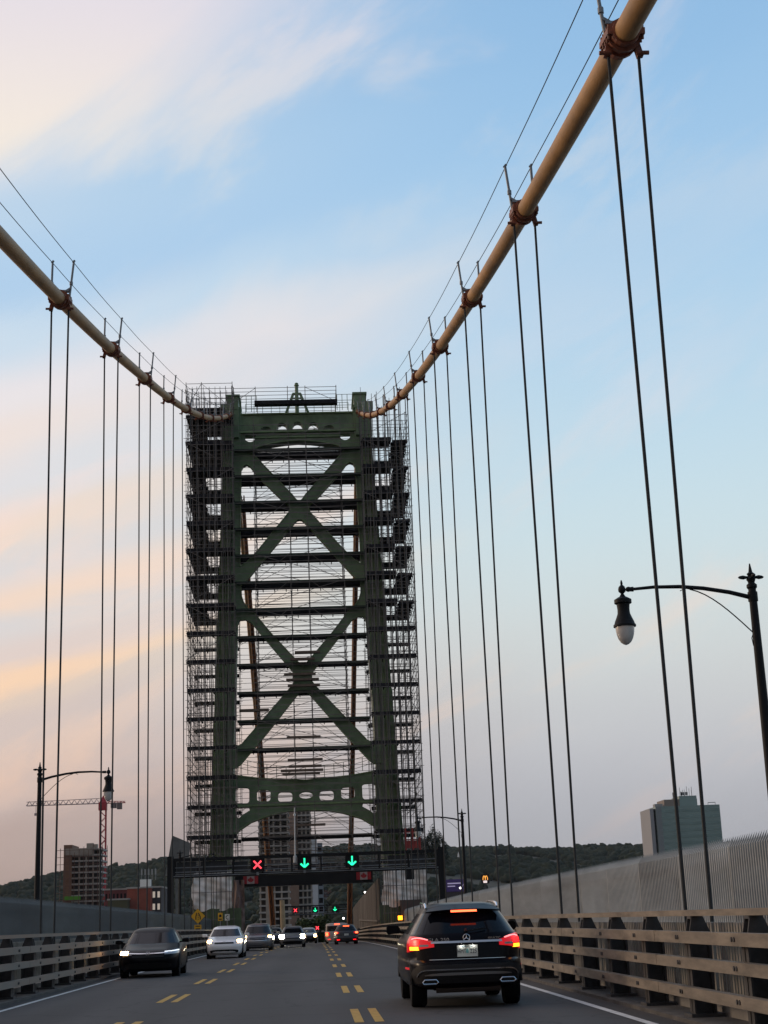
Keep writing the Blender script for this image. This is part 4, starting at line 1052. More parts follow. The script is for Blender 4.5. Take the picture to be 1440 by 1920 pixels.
text_mesh('plate_lettering', 'NOVA SCOTIA', .028, mat('plate_blue', (.03,.12,.20), .5), pl, (0,-2.167,.882), (R(90),0,0), ext=.001)
mb = MB(); mb.poly([(-.02,.785),(.02,.785),(.016,.82),(.008,.85),(-.012,.845),(-.024,.81)], [], -2.169,-2.166); mb.build('plate_emblem', mat('plate_teal', (.15,.42,.42), .5), pl)
mb = MB().box(-.11,-.06,-2.200,-2.178,.914,.919).box(.06,.11,-2.200,-2.178,.914,.919); mb.build('plate_fill_strip', mat('plate_fill_strip', (.9,.9,.9), .5, emit=(1,.97,.9), es=30), T)  # two emissive strips added to brighten the licence plate
mb = MB().box(-.14,.14,-2.215,-2.11,.9195,.93).box(-.14,.14,-2.215,-2.206,.902,.9193); mb.build('handle', plastic, T)  # handle, with a lip added to hide the glowing strips
# rear window wiper and bumper dress
mb = MB(); mb.bar((0,-2.035,1.10),(.32,-1.98,1.13), .018,.02); mb.cyl((0,-2.05,1.09),(0,-1.98,1.12),.025,8); mb.build('wiper', plastic, T)
b.patch(arc(b, -66, 66, 40), lambda t_: .36+.0*t_, lambda t_: .36+.27*(1-abs(2*t_-1)**5)*1.0-.0, .012, 5).build('bumper_guard', mat('grey_plastic', (.016,.015,.016), .5, spec=.3), T, smooth=True)
A = arc(b, -b.au(.84), b.au(.84), 40)
b.patch(A, lambda t_: .55-.10*abs(2*t_-1)**6, lambda t_: .568-.10*abs(2*t_-1)**6, .03, 1).build('chrome_trim', chrome, T)
b.patch(arc(b, -b.au(.72), b.au(.72), 30), lambda t_: .475+.0*t_, lambda t_: .515-.03*abs(2*t_-1)**2, .03, 2).build('skid_plate', mat('brushed', (.35,.35,.36), .35, 1), T)
for s_ in (-1, 1):
    mb = MB(); xc = s_*.60
    mb.path([(xc-.1,-2.25,.36),(xc+.09,-2.25,.36),(xc+.12,-2.25,.385),(xc+.09,-2.25,.42),(xc-.09,-2.25,.42),(xc-.12,-2.25,.385),(xc-.1,-2.25,.36)], .012, 6); mb.build('exhaust_tip', chrome, T)
    MB().box(xc-.1,xc+.1,-2.245,-2.22,.365,.415).build('exhaust_mouth', black, T)
    mb = MB(); mb.path([(s_*.575,-1.45,1.45),(s_*.575,-1.38,1.495),(s_*.57,-1.1,1.525),(s_*.57,-.3,1.54),(s_*.56,.0,1.52)], [.014,.02,.018,.018,.014], 8); mb.build('roof_rail', chrome, T, smooth=True)
    b.patch(arc(b, 60*s_, 76*s_, 5), lambda t_: .56, lambda t_: .59, .014, 1).build('reflector', redlens, T)
mb = MB(); mb.box(-.5,.5,-1.6,-1.3,.24,.34); mb.cyl((-.7,-1.36,.33),(.7,-1.36,.33),.05,8); mb.cyl((-.5,-2.0,.28),(.5,-2.0,.28),.06,10); mb.build('underbody', mat('underbody', (.05,.035,.03), .8), T)
b.patch(arc(b, -b.au(.64), b.au(.64), 12), lambda t_: .700, lambda t_: .706, .012, 1).build('tailgate_seam', chrome, T)

# --- oncoming and distant cars
sed_sl = [(.20,.80,-2.15,2.10),(.28,.87,-2.24,2.22),(.45,.90,-2.30,2.29),(.60,.905,-2.32,2.28),(.70,.90,-2.31,2.20),(.78,.895,-2.28,2.02),(.86,.88,-2.20,1.55),(.92,.86,-2.1,1.20),(.96,.83,-1.95,1.02),(1.26,.66,-1.1,.42),(1.34,.60,-.85,.24),(1.39,.50,-.65,.05),(1.415,.25,-.4,-.15)]
sed = dict(sl=sed_sl, glass=(.95,1.27), wheels=(-1.36,1.36), r=.32, n=4.6, bu=.88, mz=.97, my=.72, pillars=((-.3,-.2),(-1.1,-.95)), q0=.14)
T, b = car('black sedan with one headlight lit and a thin chrome bar across its nose', sed, (-4.90, 47.8, rz(47)-.02), R(180)+R(1.0), pb, 'car', name='sedan_car')
def front(T, b, headm, hm2=None, z0=.66, z1=.76, chrome_bar=True, ain=.52, grille=True, gz=(.58,.66)):
    for s_ in (-1, 1):
        A = [s_*(180-a) for a in np.linspace(b.au(ain), 60, 14)]
        mm = lensm
        hl = b.patch(A, lambda t_: z0+.02*t_, lambda t_: z0+.03+(z1-z0)*min(1,t_*1.5), .012).build('headlight', mm, T, smooth=True)
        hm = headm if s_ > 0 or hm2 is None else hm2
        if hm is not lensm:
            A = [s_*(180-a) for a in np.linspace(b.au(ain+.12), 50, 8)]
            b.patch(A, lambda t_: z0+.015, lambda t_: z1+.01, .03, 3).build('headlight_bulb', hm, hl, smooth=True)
        elif hm2 is not None:
            A = [s_*(180-a) for a in np.linspace(b.au(ain), 58, 10)]
            b.patch(A, lambda t_: z1-.03+.03*t_, lambda t_: z1-.01+.03*t_, .022, 1).build('daytime_strip', cool_e, hl)
    if chrome_bar:
        A = [180-a for a in np.linspace(-b.au(.62), b.au(.62), 20)]
        b.patch(A, lambda t_: .685+.02*abs(2*t_-1), lambda t_: .712+.02*abs(2*t_-1), .022, 1).build('chrome_bar', chrome, T)
    if grille:
        A = [180-a for a in np.linspace(-b.au(.5), b.au(.5), 14)]
        b.patch(A, lambda t_: gz[0]+.01, lambda t_: gz[1], .014, 1).build('grille', plastic, T)
    A = [180-a for a in np.linspace(-b.au(.74), b.au(.74), 18)]
    b.patch(A, lambda t_: .27+.05*abs(2*t_-1)**3, lambda t_: .44-.04*abs(2*t_-1)**2, .012, 1).build('lower_grille', plastic, T)
def emblem(T, b, z, r_=.055):
    p_ = b.pt(180, z, .03); mb = MB(); mb.path([(-r_*.9,0,r_),(-r_,0,0),(-r_*.7,0,-r_),(r_*.7,0,-r_),(r_,0,0),(r_*.9,0,r_),(-r_*.9,0,r_)], .007, 5)
    mb.bar((-r_*.5,0,r_*.7),(-r_*.35,0,-r_*.7), .015,.012,(0,1,0)); mb.bar((r_*.5,0,r_*.7),(r_*.35,0,-r_*.7), .015,.012,(0,1,0)); mb.bar((-r_*.4,0,0),(r_*.4,0,0), .012,.015)
    ob = mb.build('nose_badge', chrome, T); ob.location = p_
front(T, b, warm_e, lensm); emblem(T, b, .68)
whi_sl = [(.20,.76,-2.1,2.05),(.30,.84,-2.2,2.18),(.50,.865,-2.25,2.24),(.64,.865,-2.25,2.22),(.76,.86,-2.22,2.10),(.88,.85,-2.15,1.72),(.96,.82,-2.05,1.35),(1.0,.80,-1.95,1.15),(1.32,.64,-1.1,.45),(1.40,.57,-.9,.22),(1.45,.42,-.6,-.05),(1.465,.2,-.4,-.2)]
whi = dict(sl=whi_sl, glass=(.99,1.33), wheels=(-1.32,1.34), r=.32, n=4.4, bu=.87, mz=1.0, my=.8, q0=.14)
T, b = car('white hatchback with two warm headlights driving towards the camera', whi, (-4.15, 73.0, rz(71)-.05), R(180), pwhite, 'car', name='hatchback_car')
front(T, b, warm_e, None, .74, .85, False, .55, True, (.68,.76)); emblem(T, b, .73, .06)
van_sl = [(.24,.82,-2.3,2.2),(.36,.90,-2.4,2.33),(.60,.93,-2.42,2.36),(.80,.93,-2.42,2.30),(.98,.92,-2.40,2.10),(1.08,.90,-2.36,1.6),(1.13,.88,-2.33,1.32),(1.52,.72,-2.1,.72),(1.62,.66,-2.0,.5),(1.68,.5,-1.7,.2),(1.70,.25,-1.2,-.1)]
vsp = dict(sl=van_sl, glass=(1.12,1.53), wheels=(-1.45,1.42), r=.36, n=4.8, bu=.88, mz=1.15, my=.95)
T, b = car('grey minivan partly hidden behind the white hatchback', vsp, (-3.55, 97, rz(97)-.1), R(180), psilver, 'car', name='minivan_car')
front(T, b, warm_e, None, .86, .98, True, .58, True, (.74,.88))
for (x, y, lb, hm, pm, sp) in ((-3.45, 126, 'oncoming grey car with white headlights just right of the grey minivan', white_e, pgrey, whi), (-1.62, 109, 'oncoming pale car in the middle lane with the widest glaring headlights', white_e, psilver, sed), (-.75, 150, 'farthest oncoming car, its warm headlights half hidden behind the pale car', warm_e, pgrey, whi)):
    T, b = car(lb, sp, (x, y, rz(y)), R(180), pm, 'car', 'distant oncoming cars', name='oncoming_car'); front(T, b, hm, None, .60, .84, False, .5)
def rear(T, b, z0, z1, hi_z, ain=.6, fog=True):
    for s_ in (-1, 1):
        hl = b.patch(arc(b, b.au(ain)*s_, 62*s_, 14), lambda t_: z0+.03*(1-t_), lambda t_: z1-.02*(1-t_), .012).build('tail_light', redlens, T, smooth=True)
        b.patch(arc(b, b.au(ain+.12)*s_, 54*s_, 9), lambda t_: z0+.03, lambda t_: z1-.02, .026, 2).build('brake_lamp', redhot, hl)
        if fog: b.patch(arc(b, b.au(.55)*s_, b.au(.78)*s_, 5), lambda t_: .42, lambda t_: .47, .014, 1).build('fog_lamp', red_e, T)
    p_ = b.pt(0, hi_z, .03); MB().box(-.22,.22,p_[1]-.02,p_[1]+.02,hi_z-.025,hi_z+.025).build('high_brake_light', redhot, T)
    p_ = b.pt(0, .8, .01); MB().box(-.16,.16,p_[1]-.012,p_[1]+.01,.74,.88).build('licence_plate', MATS['plate_white'], T)
T, b = car('dark grey sport utility car braking in the right lane far ahead', dict(suv, my=.7), (2.25, 118.5, rz(118)-.1), 0, pgrey, 'car', name='utility_car'); rear(T, b, .86, 1.02, 1.42)
T, b = car('white van with red tail lights beside the braking utility car', dict(vsp, sl=[(a, w_, yr, yf) for a, w_, yr, yf in [(.24,.9,-2.4,2.3),(.4,.98,-2.5,2.5),(.9,1.0,-2.52,2.5),(1.1,1.0,-2.5,2.1),(1.2,.98,-2.48,1.7),(1.7,.93,-2.42,1.1),(1.9,.85,-2.3,.8),(1.96,.5,-2,.4)]], glass=(1.22,1.68)), (1.72, 130, rz(130)), 0, mat('van_paint', (.42,.36,.33), .5), 'van', name='white_van'); T.scale = (1, 1, .84); rear(T, b, .75, 1.1, 1.85)

# ------------------------------------------------------------------ far buildings
cb_ = mat('raw_concrete', (.34,.29,.24), .85, 0, .25, .25)
slabm = mat('slab_edge', (.40,.37,.34), .8, 0, .2, .4)
dkint = mat('dark_interior', (.07,.062,.055), .9, 0, .5, .3)
brickm = mat('brick_red', (.27,.07,.045), .85, 0, .2, .5)
def pbox(px0, px1, py_top, py_bot, Y, depth):
    a = at(px0, py_bot, Y); b_ = at(px1, py_top, Y); return a.x, b_.x, Y, Y+depth, min(a.z, b_.z), max(a.z, b_.z)
def site_tower(label, px0, px1, ytop, ybot, Y, depth, nfl, core=(.35,.65), corem=cb_, cols=5, net=False, name='unfinished_tower'):
    x0, x1, y0, y1, z0, z1 = pbox(px0, px1, ytop, ybot, Y, depth); z0 = -35
    t = thing(name, label, 'building', ((x0+x1)/2, y0, z0)); o = Vector(t.location)
    def B(mb, nm, mm): mb.v = [(p_[0]-o.x, p_[1]-o.y, p_[2]-o.z) for p_ in mb.v]; return mb.build(nm, mm, t)
    fh = (z1-at(px0, ybot, Y).z)/nfl; W_ = x1-x0
    B(MB().box(x0+W_*core[0], x0+W_*core[1], y0-.1, y1-1, z0, z1+1.2), 'core', corem)
    zf = z1; k = 0
    while zf > z0 and k < 60:
        B(MB().box(x0, x1, y0, y1, zf-.42, zf), 'floor_slab', slabm)
        zf -= fh; k += 1
    for j in range(cols):
        x = x0+.2+(W_-.8)*j/(cols-1)
        if core[0]-.04 < (x-x0)/W_ < core[1]+.02: continue
        B(MB().box(x, x+.45, y0+.3, y0+.75, z0, z1-.29), 'column', cb_)
    B(MB().box(x0+.3, x1-.3, y0+depth*.25, y0+depth*.3, z0, z1-.29), 'inner_wall', dkint)
    return t
site_tower('unfinished concrete tower with slab edges, left of centre behind the portal', 486, 541, 1523, 1735, 420, 12, 17, (.22,.38), brickm if False else cb_)
site_tower('unfinished concrete tower with a brown core, right of centre behind the portal', 543, 583, 1514, 1735, 440, 12, 17, (.0,.42), mat('core_brown', (.30,.20,.15), .85, 0, .2, .4), cols=6)
# pale slender tower
x0, x1, y0, y1, z0, z1 = pbox(584, 604, 1568, 1735, 500, 9); t = thing('slender_tower', 'slender pale blue-white tower seen through the right of the portal', 'building', (x0, 500, -35))
MB().box(0, (x1-x0)*.58, 0, 9, 0, z1+35).build('wall', mat('pale_wall', (.52,.55,.58), .6, 0, .06, .2), t)
mb = MB().box((x1-x0)*.6, x1-x0, .6, 9, 0, z1+33); mb.build('side_wall', mat('pale_blue', (.20,.24,.28), .5), t)
mb = MB()
for k in range(20): mb.box((x1-x0)*.64, (x1-x0)*.94, .5, .59, 6+k*2.7, 7.6+k*2.7)
mb.build('window_band', glass, t)
# left unfinished building with a crane
T = site_tower('unfinished concrete block with bare floors and scaffold tubes, below the red tower crane', 118, 190, 1590, 1690, 450, 14, 9, (.0,.22), mat('core_tan', (.20,.11,.07), .85, 0, .2, .4), 6, name='unfinished_block')
o = Vector(T.location); x0, x1, y0, y1, z0, z1 = pbox(104, 202, 1592, 1690, 449, 14); mb = MB()
for x in np.linspace(x0, x1, 12): mb.cyl((x, 448, -5), (x, 448, z1+rng.uniform(-1,2)), .10, 4)
for z in np.linspace(z1-14, z1, 8): mb.cyl((x0, 447.8, z), (x1, 447.8, z), .09, 4)
mb.v = [(a-o.x, b_-o.y, c-o.z) for a, b_, c in mb.v]; mb.build('scaffold', mat('scaf_rust', (.16,.09,.07), .8), T)
xa, xb, _, _, za, zb = pbox(118, 190, 1589, 1604, 449.5, 14); mb = MB().box(xa+.4, xb-2.6, 449.6, 458, za, zb); mb.box(xa+6.5, xa+8.4, 451, 453, zb, zb+1.4); mb.box(xa+8.6, xa+9.6, 451, 453, zb, zb+1.1); mb.v = [(a-o.x, b_-o.y, c-o.z) for a, b_, c in mb.v]; mb.build('formwork', cb_, T)
xa, xb, _, _, za, zb = pbox(120, 151, 1680, 1688, 449.5, 14); mb = MB().box(xa, xb, 449.2, 449.8, za, zb); mb.v = [(a-o.x, b_-o.y, c-o.z) for a, b_, c in mb.v]; mb.build('green_sheeting', mat('lime_net', (.10,.36,.03), .7), T)
# crane
def tower_crane():
    Y = 500; p = at(192.5, 1600, Y); top = at(192.5, 1504, Y); t = thing('tower_crane', 'red tower crane with a long horizontal lattice jib over the unfinished block', 'crane', (p.x, Y, -40)); m_red = mat('crane_red', (.42,.025,.04), .5); H = top.z+40; mb = MB(); w_ = .9
    for i, j in ((-1,-1),(1,-1),(1,1),(-1,1)): mb.cyl((i*w_, j*w_, 0), (i*w_, j*w_, H), .22, 4)
    k = 0; z = 0
    while z < H-1.8:
        s_ = 1 if k % 2 else -1
        for q in (-1, 1): mb.cyl((-s_*w_, q*w_, z), (s_*w_, q*w_, z+1.8), .12, 4); mb.cyl((q*w_, -s_*w_, z), (q*w_, s_*w_, z+1.8), .12, 4)
        z += 1.8; k += 1
    mb.build('mast', m_red, t, recalc=False)
    mb = MB(); mb.box(-1.4, 1.2, -1, 1, H-2.6, H-.2); mb.add([(-1.2,-1,H-.2),(1.2,-1,H-.2),(1.2,1,H-.2),(-1.2,1,H-.2),(0,0,H+2.2)], [(0,1,4),(1,2,4),(2,3,4),(3,0,4),(3,2,1,0)]); mb.build('slewing_head', m_red, t)
    L = p.x-at(50,1503,Y).x; L2 = at(235,1506,Y).x-p.x; m_w = mat('crane_pale', (.42,.33,.33), .6)
    def lattice(xa, xb, nm, mm, h_=1.6):
        mb = MB(); n = int(abs(xb-xa)/1.7); s_ = 1 if xb > xa else -1
        mb.cyl((xa,-.6,H-.4), (xb,-.6,H-.4), .15, 4); mb.cyl((xa,.6,H-.4), (xb,.6,H-.4), .15, 4); mb.cyl((xa,0,H-.4+h_), (xb,0,H-.4+h_*.75), .13, 4)
        for k in range(n):
            a = xa+(xb-xa)*k/n; c = xa+(xb-xa)*(k+.5)/n; e = xa+(xb-xa)*(k+1)/n
            for q in (-.6, .6): mb.cyl((a,q,H-.4), (c,0,H-.4+h_*.9), .08, 4); mb.cyl((c,0,H-.4+h_*.9), (e,q,H-.4), .08, 4)
        mb.build(nm, mm, t, recalc=False)
    lattice(-1.2, -L, 'jib', m_w); lattice(1.2, L2, 'counter_jib', m_red, .6)
    mb = MB().box(L2-2.6, L2-1.1, -1, 1, H-2.4, H-.4); mb.box(L2-4.6, L2-2.9, -1, 1, H-2.0, H-.4); mb.build('counterweight', mat('cw_grey', (.2,.16,.15), .8), t)
    mb = MB().cyl((-L+3,0,H-.4),(-L+3,0,H-2.8), .08, 4); mb.box(-L+2.6,-L+3.4,-.3,.3,H-3.6,H-2.8); mb.build('hook', m_w, t)
tower_crane()
# red brick building, its grey wing and roof antennas
def flat_block(name, label, px0, px1, yt, yb, Y, depth, mm, floors=3, winm=glass, wcols=6, roofm=None, cat='building'):
    x0, x1, y0, y1, z0, z1 = pbox(px0, px1, yt, yb, Y, depth); gz = -40; t = thing(name, label, cat, (x0, Y, gz)); W_ = x1-x0; H = z1-gz
    MB().box(0, W_, 0, depth, 0, H).build('wall', mm, t); MB().box(-.2, W_+.2, -.2, depth+.2, H, H+.4).build('roof', roofm or slabm, t)
    fh = 3.2
    for f_ in range(floors):
        mb = MB()
        for k in range(wcols): a = W_*(k+.25)/wcols; mb.box(a, a+W_*.5/wcols, -.06, -.003, H-2.6-f_*fh, H-1.0-f_*fh)
        mb.build('window_row', winm, t)
    return t
flat_block('brick_building', 'plain bright red brick building beyond the left fence', 238, 283, 1665, 1710, 420, 18, brickm, 0)
flat_block('brick_building', 'long dark red building with a white roof edge behind the left fence', 196, 238, 1668, 1690, 440, 18, mat('brick_dark', (.15,.045,.045), .85, 0, .2, .5), 2)
flat_block('olive_building', 'low olive-green flat roofed building behind the left fence', 202, 239, 1687, 1706, 415, 10, mat('olive', (.09,.085,.045), .85), 0)
flat_block('grey_building', 'dark grey building with small lit windows right of the red brick building', 284, 302, 1664, 1712, 424, 18, mat('dark_wall', (.06,.05,.055), .8), 4, mat('lit_window', (.3,.28,.25), .5, emit=(1,.85,.7), es=.35), 2)
p = at(272, 1660, 430); t = thing('roof_antenna', 'white roof cabin with panel antennas on the red brick building', 'antenna', tuple(p)); MB().box(-1.4,1.4,0,3,-1,1.6).build('cabin', white, t); mb = MB()
for k in range(6): x = -1.9+k*.95; mb.cyl((x,.2,1.4),(x,.2,4.6 if k%2 else 4.0),.07,4); mb.box(x-.2,x+.2,0,.15,2.8,4.3)
mb.build('antenna_panel', mat('ant_grey', (.3,.3,.3), .7), t)
# teal office tower on the right
Y = 700; x0 = at(1219,1520,Y).x; x1 = at(1350,1520,Y).x; zt_ = at(1240,1512,Y).z; t = thing('office_tower', 'broad teal office tower with rooftop aerials on the right skyline', 'building', (x0, Y, -45)); W_ = x1-x0; H = zt_+45
glz = mat('teal_cladding', (.22,.31,.30), .35, .2, .12, .06)
MB().box(2.6, W_, 0, 24, 0, H).build('wall', glz, t); MB().box(0, 1.7, .8, 22, 0, H-.8).build('corner_fin', mat('fin_grey', (.30,.31,.33), .6), t); MB().box(1.71, 2.59, 1.2, 22, 0, H-1).build('corner_slot', black, t)
MB().box(2.62, 5.2, -.12, -.004, 0, H).build('corner_panel', mat('panel_pale', (.22,.25,.26), .6), t)
mb = MB()
for k in range(26): z = H-1.6-k*2.9; mb.box(5.3, W_-.2, -.07, -.004, z-1.2, z)
mb.build('window_band', mat('teal_glass', (.185,.27,.265), .25, .3, .15, .1), t)
mb = MB(); mb.box(7.5, W_-9.5, 3, 18, H, H+3.2); mb.build('plant_room', mat('plant_tan', (.26,.22,.19), .8), t)
mb = MB(); mb.box(W_*.45, W_*.70, 2.5, 18, H, H+4.6); mb.build('plant_room', glz, t)
mb = MB(); rgx = random.Random(2)
for k in range(14):
    x = W_*.36+rgx.uniform(0, W_*.3); mb.cyl((x, 4, H+3), (x, 4, H+rgx.uniform(5.5, 9)), .12, 4); 
    if k % 2: mb.box(x-.35, x+.35, 3.8, 4.1, H+5, H+6.4)
mb.box(W_-4, W_-.5, 5, 5.3, H+1.2, H+1.5); mb.cyl((W_-4,5,H),(W_-4,5,H+1.4),.12,4); mb.cyl((W_-.6,5,H),(W_-.6,5,H+1.4),.12,4); mb.box(2.8,6.5,2,6,H,H+1.3); mb.build('rooftop_aerial', mat('ant_grey', (.3,.3,.3), .7), t)
# hillside church, houses, purple store, fast-food sign
p = on_hill(860, 1612); k_ = p.y/2100; t = thing('church', 'small white church with a pointed steeple on the wooded hill', 'church', (p.x, p.y, p.z-3)); t.scale = (k_, k_, k_); MB().box(-1.6,1.6,-1.6,1.6,0,8.5).build('steeple_base', white, t)
MB().add([(-1.5,-1.5,8.5),(1.5,-1.5,8.5),(1.5,1.5,8.5),(-1.5,1.5,8.5),(0,0,15)], [(0,1,4),(1,2,4),(2,3,4),(3,0,4),(3,2,1,0)]).build('steeple', white, t)
MB().add([(-5,-1,0),(9,-1,0),(9,12,0),(-5,12,0),(-5,-1,4),(9,-1,4),(9,12,4),(-5,12,4),(-5,5.5,7.5),(9,5.5,7.5)], [(3,2,1,0),(0,1,5,4),(2,3,7,6),(1,2,6,9,5),(3,0,4,8,7),(4,5,9,8),(6,7,8,9)]).build('nave', mat('dim_grey', (.15,.15,.16), .8), t)
def house(px, py, Y, w_, h_, wm, rm, label):
    p = on_hill(px, py); Y = p.y; t = thing('house', label, 'house', (p.x, Y, p.z-h_-6)); 
    MB().box(-w_/2, w_/2, 0, 8, 0, h_+6).build('wall', wm, t)
    z = h_+6; MB().add([(-w_/2-.4,-.4,z),(w_/2+.4,-.4,z),(w_/2+.4,8.4,z),(-w_/2-.4,8.4,z),(0,-.4,z+w_*.4),(0,8.4,z+w_*.4)], [(3,2,1,0),(0,1,4),(2,3,5),(1,2,5,4),(3,0,4,5)]).build('roof', rm, t)
    MB().box(-w_*.3,-w_*.08,-.05,-.003,z-3,z-1.6).box(w_*.1,w_*.3,-.05,-.003,z-3,z-1.6).build('window', glass, t); return t
hw = [mat('house_white', (.45,.42,.40), .8), mat('house_red', (.30,.07,.07), .8), mat('house_mauve', (.20,.17,.24), .8), mat('house_grey', (.2,.2,.22), .8)]; hr = [mat('roof_slate', (.06,.06,.07), .9), mat('roof_brown', (.10,.06,.05), .9)]
CN = ['white', 'red', 'mauve', 'grey']
for k, (px, py) in enumerate(((606,1678),(611,1673),(616,1671),(620,1674),(622,1669),(627,1672),(630,1667),(633,1671),(613,1679),(637,1667),(624,1678),(608,1682))):
    c = k*7 % 4; h = house(px, py, 1300+rng.uniform(-60,60), 4.5, 2.2, hw[(k*7+k//4) % 4], hr[k % 2], 'tiny house in the row seen through the portal on the hillside'); h['group'] = 'hillside houses beyond the portal'
    h['label'] = 'tiny %s house, %s from the left in the hillside cluster seen through the portal' % (CN[(k*7+k//4) % 4], (ORD+['twelfth'])[sorted((606,611,616,620,622,627,630,633,613,637,624,608)).index(px)])
house(846, 1634, 640, 6, 3, hw[0], hr[0], 'small white gabled house below the church')
house(852.5, 1631, 660, 6, 3, hw[3], hr[0], 'small grey gabled house just right of the white gabled house')
x0, x1, y0, y1, z0, z1 = pbox(836, 874, 1648, 1668, 520, 15); t = thing('purple_store', 'low purple-lit store building with pale lettering strips on its front', 'building', (x0, 520, -38)); W_ = x1-x0; H = z1+38
MB().box(0, W_, 0, 15, 0, H-4).build('wall', mat('dark_wall', (.06,.05,.055), .8), t); MB().box(-.2, W_+.2, -.3, 15, H-3.99, H).build('fascia', mat('purple_wall', (.04,.025,.09), .6, emit=(.15,.06,.5), es=.05), t); lw_ = mat('store_lettering', (.5,.45,.6), .6, emit=(.75,.65,1), es=.22)
mb = MB().box(.6, W_*.75, -.4, -.303, H-1.5, H-1.1); mb.box(.6, W_*.45, -.4, -.303, H-2.4, H-2.05); mb.bar((W_*.8,-.36,H-2.4),(W_*.93,-.36,H-.7), .05,.12); mb.build('sign_strip', lw_, t)
p = at(910, 1650, 420); t = thing('arches_sign', 'glowing orange-yellow arches sign with a white bar above the right fence', 'sign', (p.x, 420, p.z)); mb = MB(); s_ = .62
gold = mat('arch_glow', (.8,.4,.05), .5, emit=(1,.42,.08), es=1.1)
for q in (-1, 1):
    P_ = [(q*s_*.5+s_*.52*math.cos(R(a)), 0, 1.75*math.sin(R(a))*s_) for a in range(0, 181, 12)]; mb.path(P_, .10, 6)
mb.build('arches', gold, t); MB().box(-.55,.45,-.1,.1,-.75,-.15).build('white_bar', mat('bar_glow', (.8,.8,.8), .5, emit=(1,.8,.75), es=.8), t); MB().box(-1.1,1.1,.11,.25,-.9,1.5).build('backing', black, t); MB().cyl((0,.3,-30),(0,.3,0),.25,8).build('pole', post_m, t)
# small far lights on the slope
for (px, py, Y, lb) in ((863,1665,510,'bright white lamp on the purple store'), (684.5,1673,600,'pair-like white lamp on the dark slope right of the portal boom'), (644,1722,230,'small white lamp above the white van')):
    p = at(px, py, Y); ob = MB().lathe([(.05,-.4),(.35,-.2),(.4,0),(.35,.2),(.05,.4)], 10).build('flood_lamp', mat('far_lamp', (.9,.9,.9), .5, emit=(1,.95,.9), es=5), None, smooth=True); ob.location = p; ob.scale = (Y/600,)*3; tag(ob, lb, 'lamp')
# mid-distance: bush, barrier, poles
def leafy(name, label, c, r_, h_, n, mm, cat='bush', seed=3, trunk=None):
    rg = np.random.default_rng(seed); t = thing(name, label, cat, c); mb = MB()
    for k in range(n):
        d = rg.normal(0, 1, 3); d /= np.linalg.norm(d); rr = rg.uniform(.45, 1)**.6; lump = 1+.22*math.sin(5*d[0]+3*d[2]+seed)+.15*math.sin(9*d[1])
        q = np.array([d[0]*r_, d[1]*r_*.8, d[2]*h_/2])*rr*lump+np.array([0, 0, h_*.5]); a = rg.normal(0, 1, 3); a /= np.linalg.norm(a); b_ = np.cross(a, rg.normal(0, 1, 3)); b_ /= np.linalg.norm(b_); s_ = r_*rg.uniform(.04, .09)
        mb.v += [tuple(q+a*s_), tuple(q+b_*s_), tuple(q-a*s_), tuple(q-b_*s_)]; o_ = len(mb.v)-4; mb.f.append((o_, o_+1, o_+2, o_+3))
    mb.build('crown', mm, t, recalc=False)
    mb = MB()
    for k in range(5): a = k*1.26; mb.cyl((0,0,-.4), (math.cos(a)*r_*.5, math.sin(a)*r_*.4, h_*.6), .07, 5, .02)
    mb.build('trunk', mat('bark', (.06,.045,.03), .9), t)
bushm = mat('bush_leaves', (.045,.07,.02), .8, 0, .4, 1.2)
p = at(595, 1768, 190); leafy('median_bush', 'rounded green bush between the two carriageways beyond the tower', (p.x-.3, 190, p.z), 2.3, 3.0, 4200, bushm)
mb = MB(); q = strip(-.35, .1, 168, 240, .75, z1=-.1); mb.add([(a+.004*(b_-168)*1.5, b_, c) for a, b_, c in q.v], q.f); tag(mb.build('median_barrier', conc), 'low concrete median barrier in front of the green bush', 'barrier')
p = at(532, 1755, 235); mb = MB().cyl((0,0,-1),(-.15,0,5.2),.42,10,.36); ob = mb.build('timber_pole', mat('timber_pole', (.36,.27,.16), .8, 0, .2, 1)); ob.location = p; tag(ob, 'thick pale timber pole standing left of the bush', 'pole')
t = thing('parked_lorry', 'flatbed lorry with an amber lamp parked behind the right guard rail', 'lorry', tuple(at(752, 1742, 133)))
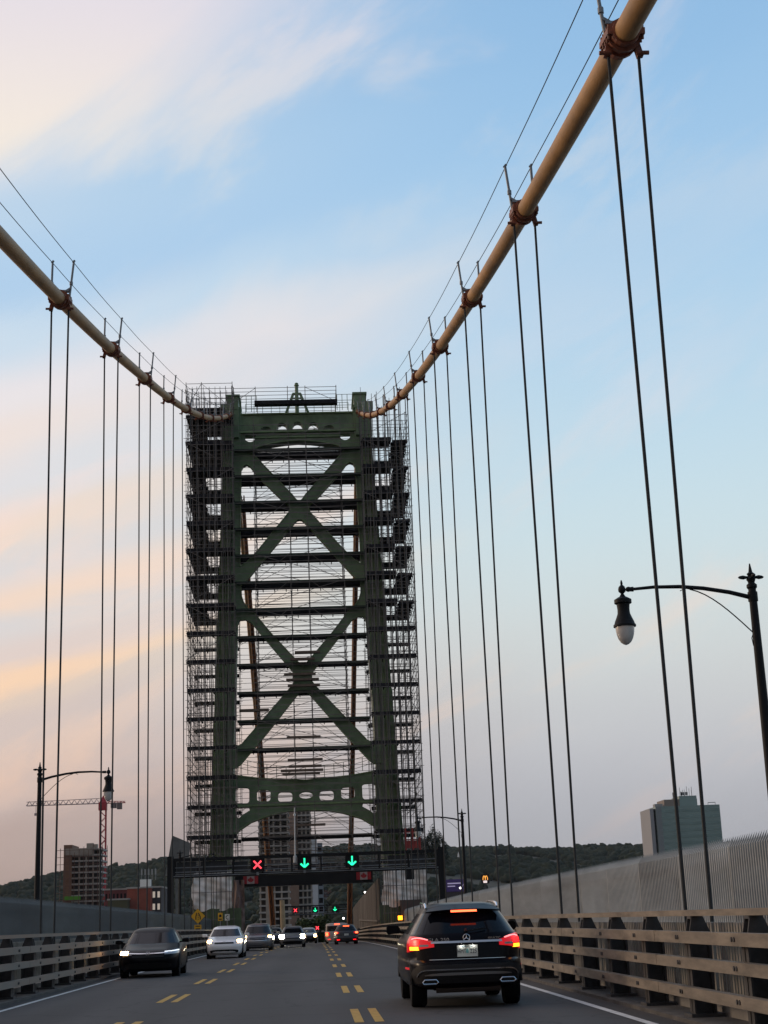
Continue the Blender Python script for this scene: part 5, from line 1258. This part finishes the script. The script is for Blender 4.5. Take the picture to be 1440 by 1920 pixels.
MB().box(-.3,2.2,0,4,.3,.6).build('flatbed', mat('lorry_grey', (.2,.19,.18), .7), t); MB().box(.1,1.9,.4,2.2,.6,2.4).build('cab', mat('lorry_brown', (.07,.05,.045), .6), t); MB().box(-.25,.15,-.1,.05,.75,1.1).build('amber_lamp', amber_e, t)
for x in (.1, 1.6):
    mb = MB().lathe([(.2,0),(.38,.02),(.4,.1),(.38,.2),(.2,.22)], 14, (x,.5,.1), 'x'); mb.build('wheel', rubber, t)
p = at(595, 1740, 185); t = thing('lane_signal', 'smallest red X lane signal, against the bush beyond the tower', 'traffic signal', (p.x, 186.5, p.z), 0, 'overhead lane signals'); MB().box(-.28,.28,0,.1,-.28,.28).build('housing', black, t); mb = MB(); mb.bar((-.17,-.01,-.17),(.17,-.01,.17),.02,.1,(-1,0,1)); mb.bar((-.17,-.012,.17),(.17,-.012,-.17),.02,.1,(1,0,1)); mb.build('cross_symbol', sigred, t); MB().cyl((0,.12,-2.5),(0,.12,.2),.04,6).build('post', post_m, t)
# a few separate trees on the skyline above the gantry
fol2 = mat('tree_leaves', (.022,.034,.02), .9, 0, .4, .2)
for k, (px, Y, h_) in enumerate(((803,560,6),(812,570,8),(826,575,6),(791,590,5))):
    p = at(px, 1590, Y); leafy('skyline_tree', ['narrow dark tree nearest the right scaffolding foot','tallest dark tree above the right end of the near gantry','round dark tree just past the right gantry post','low dark tree half hidden by the right scaffolding'][k], (p.x, Y, p.z-6), 3.0, h_+5, 2500, fol2, 'tree', seed=10+k)
hz = MB().box(-1500, 1500, -120, 2700, -54, 130).build('haze', bpy.data.materials.new('haze_air')); hz['kind'] = 'stuff'; hz['label'] = 'thin blue-grey evening air over the hills'
m = hz.data.materials[0]; m.use_nodes = True; t_ = m.node_tree; t_.nodes.clear(); ou = t_.nodes.new('ShaderNodeOutputMaterial'); pv = t_.nodes.new('ShaderNodeVolumePrincipled'); pv.inputs['Color'].default_value = (.80,.86,.95,1); pv.inputs['Density'].default_value = .00003; pv.inputs['Anisotropy'].default_value = .2; t_.links.new(pv.outputs[0], ou.inputs['Volume'])
print('objects', len(bpy.data.objects))
